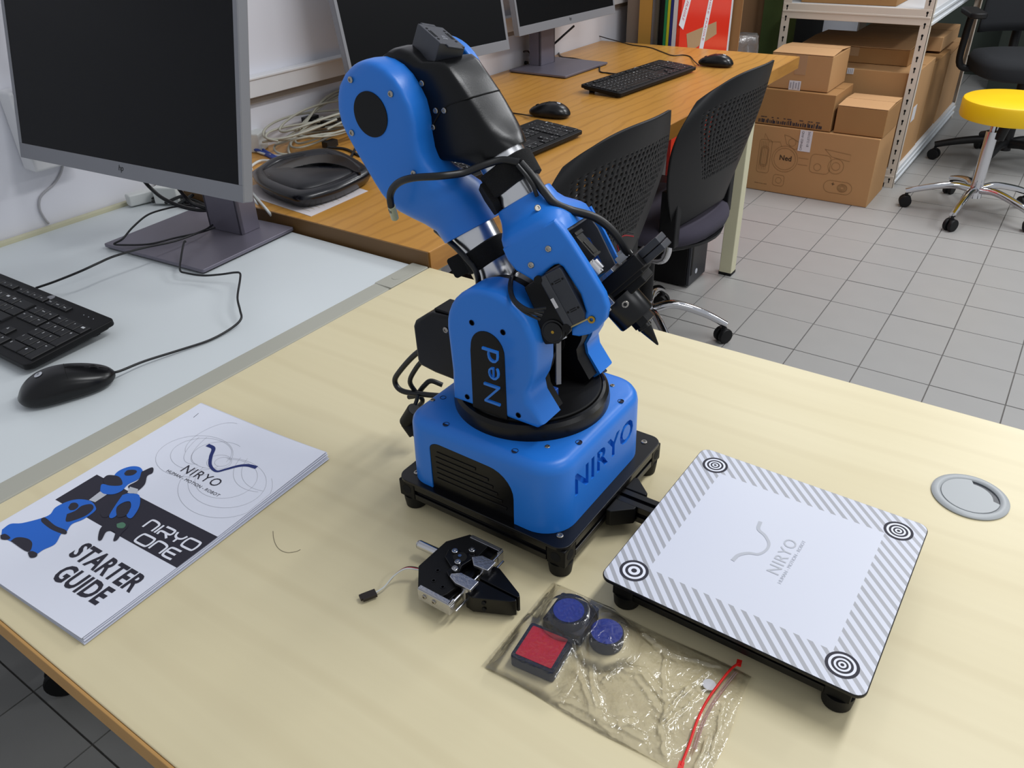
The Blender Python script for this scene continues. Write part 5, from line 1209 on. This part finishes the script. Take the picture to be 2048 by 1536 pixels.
for s, z in ((.80, 0), (.78, .004), (.70, .009), (.4, .011)):
    cr_.append([Vector((cxy.x+(p.x-cxy.x)*s+A_.x*.006, cxy.y+(p.y-cxy.y)*s+A_.y*.006, BZ+.0290+z*max(0, .55+.9*((p-cxy).normalized().dot(A_))))) for p in P_])
rings(bm, cr_); obj('router_lid', bm, mat('matte dark lid', '#141419', .35), rt, True, smooth=60)
bm = new(); sc_ = [PZ(*p, BZ+.0345) for p in ((536, 352), (556, 335), (590, 320), (640, 311), (682, 313), (706, 326), (722, 344), (712, 345), (690, 334), (650, 327), (610, 331), (570, 343), (548, 356))]
sc_ = smooth_path(sc_+[sc_[0]], 3)[:-1]; prism(bm, [(p.x, p.y) for p in sc_], BZ+.030, BZ+.0362); obj('lid_scoop', bm, mat('glossy black scoop', '#030305', .08), rt, True, bevel=.0006)
bm = new(); q = PZ(655, 354, .060); bx(bm, (q.x, q.y, BZ+.0372), (.022, .0012, .0006), rz=.9); obj('lid_mark', bm, 'ink_silver', rt, True)
# ------------------------------------------------------------------ visitor chairs with perforated backs
def caster(bm_f, bm_w, p, a, r=.025):
    """hooded twin-wheel caster at floor point p, axle direction a"""
    p = Vector(p); ax = Vector((cos(a), sin(a), 0))
    for s in (-1, 1): lathe(bm_w, [(r*.55, 0), (r*.93, .001), (r, .004), (r, .013), (r*.93, .016), (r*.4, .0165)], p+Vector((0, 0, r))+ax*(s*.004 if s > 0 else -.0205), ax, 20)
    cyl(bm_f, p+Vector((0, 0, r)), p+Vector((0, 0, r*2.0)), .011, .011, 14); cyl(bm_f, p+Vector((0, 0, r*1.9)), p+Vector((0, 0, r*2.35)), .007, .007, 12)
def task_chair(loc, rz, label):
    """sits facing -Y, backrest at +Y; local origin on the floor"""
    t = thing('task_chair', label, 'chair', loc, rz, 'chairs with perforated plastic backs')
    SH = .464
    bm = new(); rs = []
    for z, s in ((SH-.035, .80), (SH-.025, .97), (SH-.005, 1.0), (SH+.012, .98), (SH+.022, .88), (SH+.024, .5)):
        rs.append([Vector((.215*s*math.copysign(abs(cos(a))**.75, cos(a)), .215*s*math.copysign(abs(sin(a))**.75, sin(a)), z+.012*sin(a)*0)) for a in [2*pi*i/36 for i in range(36)]])
    rings(bm, rs); obj('seat', bm, 'fabric', t, smooth=60)
    bm = new(); lathe(bm, [(.19, SH-.052), (.213, SH-.040), (.216, SH-.030)], n=36); obj('seat_pan', bm, 'chair_bl', t)
    # perforated shell
    nu, nv = 120, 84; bm = new(); vs = {}
    def bp(u, v):
        # u -1..1 across, v 0..1 up
        hw_ = .160+.100*sin(min(1, v/.72)*pi/2)
        if v > .62: hw_ *= 1-.26*((v-.62)/.38)**2.4
        x = u*hw_; z = SH+.045+.385*v*(1-.16*abs(u)**3.2)-.020*(1-v)*u*u
        y = .185+.075*v+.03*v*v-.082*(abs(u)**2.2)*(.35+.65*v)
        return Vector((x, y, z))
    def is_hole(i, j):
        u = (i+.5)/nu*2-1; v = (j+.5)/nv
        if v < .28 or v > .85 or abs(u) > .82: return False
        # columns fan out upward
        f = u/(.34+.66*v)*1.0
        if abs(f) > .90: return False
        col = (f*13+.5) % 1
        return col < .44 and (j % 3) != 0
    for j in range(nv+1):
        for i in range(nu+1): vs[i, j] = bm.verts.new(bp(i/nu*2-1, j/nv))
    for j in range(nv):
        for i in range(nu):
            if not is_hole(i, j): bm.faces.new((vs[i, j], vs[i+1, j], vs[i+1, j+1], vs[i, j+1]))
    for v in [v for v in bm.verts if not v.link_faces]: bm.verts.remove(v)
    o = obj('perforated_back', bm, 'chair_bl', t, recalc=False, smooth=60); sd = o.modifiers.new('Solidify', 'SOLIDIFY'); sd.thickness = .005; sd.offset = 0
    for s in (-1, 1):
        bm = new(); bx(bm, (s*.165, .150, SH+.055), (.028, .05, .15)); obj('side_bracket', bm, 'chair_bl', t, bevel=.004)
    bm = new(); 
    for s in (-1, 1): tube(bm, [(s*.165, .150, SH+.01), (s*.168, .150, SH-.045), (s*.165, .12, SH-.070), (s*.145, .02, SH-.072), (s*.10, -.06, SH-.070), (0, -.08, SH-.066)], .011, n=12)
    obj('chrome_frame', bm, 'chrome', t, smooth=60)
    bm = new(); cyl(bm, (-.05, -.02, .12), (-.05, -.02, SH-.05), .022, n=20); bb(bm, (-.11, -.09, SH-.066), (.09, .09, SH-.048)); obj('gas_column', bm, 'chair_bl', t)
    star_base(t, (-.05, -.02, 0), .258, 'chrome', .115, .062, a0=radians(CH_A0), arch=.05)
    return t
CH_A0 = 51
def star_base(t, c, R, m_arm, hub_z, tip_z, n=5, a0=0, r0=.016, r1=.011, cr_=.025, arch=.03):
    bm = new(); cyl(bm, (c[0], c[1], hub_z-.035), (c[0], c[1], hub_z+.035), .030, .024, 24); obj('base_hub', bm, m_arm, t)
    for k in range(n):
        a = a0+2*pi*k/n; d = Vector((cos(a), sin(a), 0)); c = Vector(c)
        bm = new(); tube(bm, [c+Vector((0, 0, hub_z))+d*.025, c+Vector((0, 0, hub_z+arch*.35))+d*R*.35, c+Vector((0, 0, (hub_z+tip_z)/2+arch*.30))+d*R*.72, c+Vector((0, 0, tip_z))+d*R*1.02], r0, n=12, k=5, rr=lambda q: r0+(r1-r0)*q); lg = obj('base_arm', bm, m_arm, t, smooth=60)
        f, w = new(), new(); caster(f, w, c+d*R, a+1.2+k*.9, cr_); obj('caster_stem', f, 'chair_bl', lg); obj('caster_wheel', w, 'rubber', lg)
task_chair((-.138, 1.145, FZ), radians(-93), 'black chair with perforated back at the far desk end, its chrome base showing')
CH_A0 = 50
task_chair((-.146, .545, FZ), radians(-93), 'black chair with perforated back tucked in nearer the robot wrist')

# ------------------------------------------------------------------ computer tower under the oak desk
t = thing('computer_tower', 'black computer tower on the floor beneath the oak desk', 'computer', (-.37, 1.70, FZ))
bm = new(); bb(bm, (-.55, 1.630, FZ+.008), (-.200, 1.790, -.395)); obj('case', bm, 'black', t, True, bevel=.003)
bm = new(); bb(bm, (-.200, 1.632, FZ+.010), (-.188, 1.788, -.397)); fp = obj('front_panel', bm, mat('dark grey panel', '#2a2c32', .4), t, True, bevel=.003)
bm = new(); bb(bm, (-.1880, 1.640, -.70), (-.1868, 1.654, -.42)); obj('vent_strip', bm, 'black_m', fp, True)
bm = new(); cyl(bm, (-.188, 1.695, -.700), (-.1868, 1.695, -.700), .010, n=20); obj('round_logo', bm, 'ink_silver', fp, True)
for y in (1.65, 1.77): bm = new(); bb(bm, (-.52, y-.01, FZ), (-.23, y+.01, FZ+.009)); obj('foot', bm, 'rubber', t, True)

# ------------------------------------------------------------------ cartons
def carton(label, lo, hi, m='card', flaps=0, name='cardboard_box', group='cardboard boxes stacked before the shelf', tape_=True, rz=0, dent=0):
    c = ((lo[0]+hi[0])/2, (lo[1]+hi[1])/2, lo[2]); t = thing(name, label, 'box', c, rz, group)
    sx_, sy_, sz_ = hi[0]-lo[0], hi[1]-lo[1], hi[2]-lo[2]
    bm = new(); bx(bm, (0, 0, sz_/2), (sx_, sy_, sz_)); obj('carton_body', bm, m, t, bevel=.003)
    if flaps:
        for s in (-1, 1):
            bm = new(); T_ = Matrix.Translation((0, s*sy_/2, sz_+.001)) @ Matrix.Rotation(s*-flaps, 4, 'X'); bx(bm, (0, -s*sy_*.247, .0018), (sx_*.995, sy_*.49, .0032), T_); obj('top_flap', bm, 'card2', t, bevel=.001)
    else:
        bm = new(); bx(bm, (0, 0, sz_+.0008), (sx_*.99, .003, .0006)); obj('flap_joint', bm, 'card3', t)
    if tape_:
        bm = new(); bx(bm, (0, -sy_/2-.0006, sz_*.72), (.05, .0012, sz_*.56)); bx(bm, (0, 0, sz_+(.003 if flaps else .0014)), (.05, sy_*.99, .0008)); obj('tape_strip', bm, 'tape', t)
    return t
nb = carton('large cardboard box on the floor printed with the robot outline', (-.432, 2.83, FZ), (.146, 3.13, -.443), 'card', group=None, tape_=False)
LB = Matrix.Translation((-.432, 2.829, FZ)) @ Matrix.Rotation(pi/2, 4, 'X')
bm = new(); text(bm, 'Ned', LB @ Matrix.Translation((.158, .158, .0004)), h=.024, w=.055, off=.02); text(bm, '+', LB @ Matrix.Translation((.410, .078, .0004)), h=.014); text(bm, 'www.niryo.com', LB @ Matrix.Translation((.055, .032, .0004)), w=.06, h=.006); obj('dark_lettering', bm, mat('brown black print', '#3c2c1c', .8), nb, True, smooth=0)
bm = new()
def lp(pts, w=.0016, closed=False): ribbon(bm, pts+([pts[0]] if closed else []), w, .0006, LB, 1)
lp(ell(.182, .165, .060, n=28), closed=True); lp(ell(.182, .165, .050, n=28), closed=True); lp(ell(.415, .165, .034, n=24), closed=True); lp(ell(.415, .165, .018, n=20), closed=True)
lp(ell(.335, .150, .016, n=16), closed=True); lp(rrect(.345, .165, .090, .085, .02), closed=True); lp(rrect(.085, .165, .058, .155, .012), closed=True); lp(rrect(.085, .165, .036, .095, .016), closed=True); lp(rrect(.085, .165, .030, .080, .012), closed=True)
lp([(.075, .25), (.075, .27), (.10, .235), (.15, .24), (.16, .22)]); lp(rrect(.168, .062, .052, .052, .012), closed=True); lp(ell(.168, .062, .014, n=16), closed=True); lp(ell(.205, .245, .017, n=18), closed=True); lp([(.165, .275), (.19, .27), (.235, .25), (.245, .225), (.22, .215), (.18, .235), (.165, .275)])
lp(rrect(.440, .072, .125, .056, .028), closed=True); lp([(.245, .15), (.29, .15)]); lp([(.245, .18), (.29, .18)]); lp([(.355, .235), (.47, .225), (.47, .195), (.39, .205), (.355, .235)])
for r in (.022, .018, .013, .008): lp(ell(.460, .072, r, r*.85, n=18), closed=True)
for i in range(5): lp([(.065+.008*i, .10), (.065+.008*i, .235)], .0012)
obj('outline_print', bm, 'card_ink', nb, True, smooth=0)
bm = new(); bx(bm, (.262, .259, .0009), (.056, .095, .0012), LB); wlb = obj('white_seal_label', bm, 'label', nb, True)
bm = new(); TT = LB @ Matrix.Translation((.252, .216, .0018)) @ Matrix.Rotation(pi/2, 4, 'Z'); text(bm, 'OPENED AND', TT, w=.086, h=.010); text(bm, 'BY CUSTOMS', LB @ Matrix.Translation((.280, .235, .0018)) @ Matrix.Rotation(pi/2, 4, 'Z'), w=.068, h=.010); obj('seal_lettering', bm, 'ink', wlb, True, smooth=0)
mb_ = carton('cardboard box with a row of black barcode-like print along its lower edge', (-.420, 2.84, -.4405), (-.073, 3.12, -.2830), 'card3', tape_=False)
bm = new(); rg = random.Random(9); LB2 = Matrix.Translation((-.420, 2.839, -.4425)) @ Matrix.Rotation(pi/2, 4, 'X'); x = .022
while x < .315:
    w_ = rg.uniform(.002, .008); h_ = rg.uniform(.012, .020); bx(bm, (x, .008+h_/2+.002, .0006), (w_, h_, .0006), LB2); x += w_+rg.uniform(.002, .006)
    if rg.random() < .4: bx(bm, (x-.004, .036, .0006), (.009, .003, .0006), LB2)
obj('barcode_print', bm, 'ink', mb_, True, smooth=0)
carton('low cardboard box with its lid flap open, right of the barcode box', (-.060, 2.845, -.4405), (.150, 3.11, -.3260), 'card3', flaps=.045, tape_=False)
tb = carton('small taped cardboard box topmost on the stack with bent flaps', (-.385, 2.86, -.2805), (-.118, 3.13, -.1330), 'card', flaps=.07)
bm = new(); bx(bm, (-.265, 2.8575, -.262), (.052, .0012, .040)); lbl = obj('white_label', bm, 'label', tb, True)
bm = new()
for k in range(4): bx(bm, (-.283+.012*k, 2.8566, -.262), (.006, .0008, .032 if k % 2 else .024))
obj('label_print', bm, 'ink_grey', lbl, True)

# ------------------------------------------------------------------ shelf unit
sh = thing('metal_shelf_unit', 'ivory slotted metal shelf unit in the far corner loaded with boxes', 'shelf', (-.16, 3.95, FZ))
X0, X1, Y0, Y1 = -.466, .184, 3.167, 4.75
keyh = mat('hole black', '#020203', .9)
for x, sx_ in ((X0, 1), (X1, -1)):
    for y, sy_ in ((Y0, 1), (Y1, -1)):
        bm = new(); bb(bm, (min(x, x+sx_*.040), min(y, y+sy_*.002), FZ), (max(x, x+sx_*.040), max(y, y+sy_*.002), 1.1)); bb(bm, (min(x, x+sx_*.002), min(y, y+sy_*.038), FZ), (max(x, x+sx_*.002), max(y, y+sy_*.038), 1.1)); po = obj('slotted_post', bm, 'shelf', sh, True)
        if y == Y0:
            for k in range(19):
                z = FZ+.035+k*.0455
                if z > .12: break
                b2 = new(); prism(b2, ell(0, .006, .0050, n=10)+[], 0, .0006, Matrix.Translation((x+sx_*.022, y-.0006, z)) @ Matrix.Rotation(pi/2, 4, 'X')); bb(b2, (x+sx_*.022-.0024, y-.0012, z-.012), (x+sx_*.022+.0024, y-.0004, z+.006)); obj('key_slot', b2, keyh, po, True, smooth=0)
for zt in (.030, .62, -.665):
    for nm, lo, hi in (('cross_beam', (X0+.004, Y0-.001 if zt < .5 else Y0, zt-.062), (X1-.004, Y0+.014, zt+.002)), ('cross_beam', (X0+.004, Y1-.014, zt-.062), (X1-.004, Y1, zt+.002)), ('side_beam', (X1-.014, Y0+.014, zt-.062), (X1-.001, Y1-.014, zt+.002)), ('side_beam', (X0+.001, Y0+.014, zt-.062), (X0+.014, Y1-.014, zt+.002))):
        bm = new(); bb(bm, lo, hi); 
        if nm == 'side_beam' and lo[0] > 0: bb(bm, (hi[0], lo[1], zt-.030), (hi[0]+.006, hi[1], zt-.018)); bb(bm, (hi[0], lo[1], zt-.062), (hi[0]+.006, hi[1], zt-.050))
        if nm == 'cross_beam' and lo[1] < 3.3: bb(bm, (lo[0], lo[1]-.003, zt-.034), (hi[0], lo[1], zt-.026))
        obj(nm, bm, 'shelf' if nm == 'cross_beam' else 'shelf_w', sh, True, bevel=.0015)
    bm = new(); bb(bm, (X0+.014, Y0+.014, zt-.008), (X1-.014, Y1-.014, zt+.001)); obj('shelf_deck', bm, 'shelf_w', sh, True)
ZB = -.664
G2 = 'boxes on the lower shelf'
b1_ = carton('wide brown box with a white label, frontmost on the bottom shelf', (-.420, 3.20, ZB), (.168, 3.66, -.235), 'card', group=G2, tape_=False)
bm = new(); q = PY(1701, 142, 3.199); bx(bm, (q.x, 3.1990, q.z), (.030, .0015, .026)); l_ = obj('white_label', bm, 'label', b1_, True)
bm = new(); 
for k in range(3): bx(bm, (q.x-.008+.008*k, 3.1980, q.z), (.003, .0006, .018))
obj('label_print', bm, 'ink_grey', l_, True)
bm = new(); bb(bm, (.1680, 3.34, -.48), (.1692, 3.42, -.41)); obj('side_label', bm, 'label', b1_, True)
carton('flat brown box lying deeper on top of the front shelf box', (-.40, 3.34, -.2335), (.10, 3.78, -.165), 'card3', group=G2, flaps=.03)
carton('tall box behind the front box on the bottom shelf', (-.40, 3.69, ZB), (.165, 4.12, -.270), 'card3', group=G2, tape_=False)
carton('box at the rear of the bottom shelf with light flaps', (-.40, 4.15, ZB), (.168, 4.70, -.300), 'card2', group=G2, flaps=.05)
carton('thin flat carton on top of the rear shelf boxes', (-.30, 3.95, -.2590), (.14, 4.45, -.190), 'card2', group=G2, tape_=False)
carton('olive brown carton standing on the upper shelf', (-.40, 3.22, .0315), (.02, 3.60, .30), 'card3', group=None, tape_=False)
carton('pale carton farther back on the upper shelf', (-.36, 3.95, .0315), (.08, 4.40, .26), 'card2', group=None, tape_=False)

# ------------------------------------------------------------------ sheets leaning at the wall beyond the oak desk
def sheet_(name, label, x0, x1, y0, y1, ztop, m, z0=FZ):
    bm = new(); bb(bm, (x0, y0, z0), (x1, y1, ztop)); o = obj(name, bm, m, origin=((x0+x1)/2, (y0+y1)/2, z0), bevel=.001, smooth=30); return tag(o, label, 'board', 'sheets leaning by the wall')
sheet_('grey_board', 'grey brown board between the wall and the golden wood panel', -.690, -.632, 2.02, 2.75, 1.0, mat('taupe board', '#7a6c60', .7))
sheet_('wood_panel', 'golden wood panel standing at the wall beyond the oak desk', -.630, -.578, 2.0, 2.7, 1.0, 'woodb')
sheet_('clear_sheet', 'clear greyish plastic sheet in film beside the wood panel', -.577, -.562, 2.0, 2.6, .95, mat('grey filmed sheet', '#6e6c6e', .25, var=.3, vscale=20))
sheet_('clear_sheet', 'darker filmed sheet just left of the black sheet', -.561, -.549, 1.99, 2.6, .95, mat('dark filmed sheet', '#4a463e', .3, var=.3, vscale=20))
sheet_('black_sheet', 'black sheet standing between the filmed and green sheets', -.548, -.529, 2.0, 2.6, .95, 'black_m')
sheet_('green_sheet', 'green sheet edge standing among the coloured sheets', -.528, -.517, 2.0, 2.6, .95, 'grn')
sheet_('yellow_sheet', 'yellow green sheet edge standing among the coloured sheets', -.516, -.506, 2.0, 2.6, .95, 'yel')
sheet_('blue_sheet', 'dark blue sheet edge standing among the coloured sheets', -.505, -.494, 2.0, 2.6, .95, 'blu')
sheet_('white_sheet', 'white sheet edge next to the red sheet', -.493, -.477, 2.0, 2.55, .95, 'label')
rs_ = thing('red_sheet', 'wrapped red sheet with white tape strips facing the room', 'board', (-.465, 2.26, FZ))
bm = new(); bb(bm, (-.476, 2.0, FZ), (-.462, 2.49, .95)); obj('sheet', bm, 'red_s', rs_, True, bevel=.001)
def on_red(px, py): q = PX(px, py, -.4615); return (q.y, q.z)
for a, b, w_ in (((1416, -150), (1362, 55), .046), ((1452, -150), (1402, 98), .040), ((1402, 98), (1396, 140), .040)):
    (y0_, z0_), (y1_, z1_) = on_red(*a), on_red(*b); bm = new(); d = Vector((y1_-y0_, z1_-z0_)); n_ = Vector((-d.y, d.x)).normalized()*w_/2
    vs_ = [(y0_+n_.x, z0_+n_.y), (y0_-n_.x, z0_-n_.y), (y1_-n_.x, z1_-n_.y), (y1_+n_.x, z1_+n_.y)]
    rings(bm, [[Vector((x, y, z)) for y, z in vs_] for x in (-.4618, -.4612)]); tp_ = obj('tape_strip', bm, 'label', rs_, True)
    bm = new(); TT = frame((-.4610, y0_+d.x*.08, z0_+d.y*.08), (0, d.x, d.y), (0, -d.y, d.x)) @ Matrix.Translation((0, -w_*.22, 0)); text(bm, 'FRAGILE  FRAGILE' if d.length < .2 else 'FRAGILE  FRAGILE  FRAGILE  FRAGILE', TT, w=d.length*.85, h=w_*.4); obj('tape_lettering', bm, 'red_tape', tp_, True, smooth=0)
ps = [on_red(*p) for p in ((1373, 68), (1433, 43), (1433, 68), (1388, 98), (1375, 96))]; bm = new(); rings(bm, [[Vector((x, y, z)) for y, z in ps] for x in (-.4619, -.4614)]); obj('brown_patch', bm, 'tape', rs_, True)
sheet_('cardboard_sheet', 'brown cardboard sheet standing beyond the red sheet', PY(1450, 50, 2.56).x, PY(1481, 50, 2.56).x, 2.56, 2.565, .95, 'card3')
sheet_('dark_board', 'dark brown board in the corner left of the green board', -.745, -.60, 3.0, 3.3, .95, mat('dark brown board', '#5c4228', .7))
sheet_('dark_backing_board', 'dark board standing along the wall behind the shelf boxes', -.745, -.725, 3.46, 4.9, 1.0, mat('near black board', '#1c1a1c', .7))
t = thing('green_board', 'olive green board with a wooden edge leaning behind the shelf post', 'board', (-.55, 3.42, FZ))
bm = new(); bb(bm, (-.70, 3.42, FZ), (-.472, 3.435, 1.0)); obj('board_face', bm, 'greens', t, True)
bm = new(); bb(bm, (-.722, 3.415, FZ), (-.70, 3.44, 1.0)); obj('wooden_edge', bm, 'woodb', t, True, bevel=.002)
# translucent wrap standing on the floor by the cartons
bm = new(); rs2 = []
for k in range(26):
    z = FZ+.002+(.69)*k/25; 
    rs2.append([Vector((-.505+(.075+.032*noise.noise((cos(a)*2, sin(a)*2, z*9)))*cos(a), 2.775+(.085+.02*noise.noise((cos(a)*2+5, sin(a)*2, z*9)))*sin(a), z)) for a in [2*pi*i/30 for i in range(30)]])
rings(bm, rs2); o = obj('bubble_wrap_roll', bm, 'wrap', origin=(-.505, 2.775, FZ), smooth=180, recalc=True); tag(o, 'translucent roll of plastic wrap standing between the oak desk and boxes', 'wrap')
o.location.x += 0

# ------------------------------------------------------------------ yellow stool
ys = thing('yellow_stool', 'round yellow stool on a chrome five-star base with casters', 'stool', (.545, 2.985, FZ))
sc = PZ(2022, 222, -.275)
SZt = -.262-FZ
bm = new(); lathe(bm, [(.16, SZt-.080), (.188, SZt-.075), (.192, SZt-.066), (.192, SZt-.012), (.189, SZt-.004), (.182, SZt), (.05, SZt+.001)], (.045, .03, 0), n=64); obj('seat_cushion', bm, 'yellow', ys)
bm = new(); cyl(bm, (.03, 0, SZt-.16), (.045, 0, SZt-.08), .020, n=24); obj('black_collar', bm, 'chair_bl', ys)
bm = new(); cyl(bm, (0, 0, .10), (.0, 0, SZt-.13), .024, n=28); cyl(bm, (0, 0, SZt-.14), (.0, 0, SZt-.075), .013, n=20); obj('gas_column', bm, 'chrome', ys)
star_base(ys, (0, 0, 0), .265, 'chrome', .11, .070, a0=radians(262), r0=.016, r1=.013, cr_=.026, arch=.02)
# ------------------------------------------------------------------ black office chair at the back
oc = thing('office_chair', 'black office chair with mesh back standing behind the yellow stool', 'chair', (.56, 3.80, FZ), radians(20))
bm = new(); rs = []
for z, s in ((.44, .86), (.455, 1.0), (.50, 1.02), (.525, .97), (.535, .8)): rs.append([Vector((.25*s*math.copysign(abs(cos(a))**.6, cos(a)), .25*s*math.copysign(abs(sin(a))**.6, sin(a)), z)) for a in [2*pi*i/36 for i in range(36)]])
rings(bm, rs); obj('seat_cushion', bm, 'fabric' if False else mat('black chair fabric', '#101318', .9, bump=.3, bscale=700), oc, smooth=60)
bm = new(); vs = {}
for j in range(13):
    for i in range(17):
        u, v = i/8-1, j/12; vs[i, j] = bm.verts.new((u*.22*(1-.12*v), .26+.05*v-.07*u*u, .60+.50*v))
for j in range(12):
    for i in range(16): bm.faces.new((vs[i, j], vs[i+1, j], vs[i+1, j+1], vs[i, j+1]))
o = obj('mesh_back', bm, mat('black chair fabric', '#101318', .9), oc, smooth=60); sd = o.modifiers.new('Solidify', 'SOLIDIFY'); sd.thickness = .012
bm = new(); tube(bm, [(.0, .12, .44), (0, .30, .46), (0, .34, .60), (0, .32, .85)], .022, n=12); obj('back_spine', bm, 'chair_bl', oc, smooth=60)
for s in (-1, 1):
    bm = new(); tube(bm, [(s*.20, .06, .45), (s*.29, .06, .47), (s*.30, .05, .60), (s*.30, .03, .70)], .016, n=10); ar = obj('arm_support', bm, 'chair_bl', oc, smooth=60)
    bm = new(); prism(bm, rrect(s*.30, 0, .075, .25, .03), .70, .725); obj('arm_pad', bm, 'chair_bl', ar, bevel=.006)
bm = new(); cyl(bm, (0, 0, .10), (0, 0, .44), .026, n=20); obj('gas_column', bm, 'chair_bl', oc)
star_base(oc, (0, 0, 0), .31, 'chair_bl', .115, .075, a0=radians(168), r0=.022, r1=.016, cr_=.028, arch=.02)
# ------------------------------------------------------------------ chair base peeping out under the beech table
uc = thing('office_chair', 'black caster chair base showing below the beech table edge at lower left', 'chair', (-.42, -.385, FZ))
bm = new(); cyl(bm, (0, 0, .09), (0, 0, .40), .026, n=20); obj('gas_column', bm, 'chair_bl', uc)
bm = new(); lathe(bm, [(.18, .40), (.22, .42), (.22, .46), (.18, .475)], n=36); obj('seat', bm, 'fabric', uc)
star_base(uc, (0, 0, 0), .235, 'chair_bl', .11, .07, a0=radians(258), r0=.02, r1=.015, cr_=.032, arch=.01)
# wall fittings far away: dark cabinet with glass at upper right
bm = new(); bb(bm, (.25, 5.6, FZ), (1.6, 6.05, 1.2)); o = obj('dark_cabinet', bm, mat('dark green cabinet', '#2c332e', .35), origin=(.9, 5.8, FZ), bevel=.004); tag(o, 'dark tall cabinet at the far end of the room behind the chair', 'cabinet')
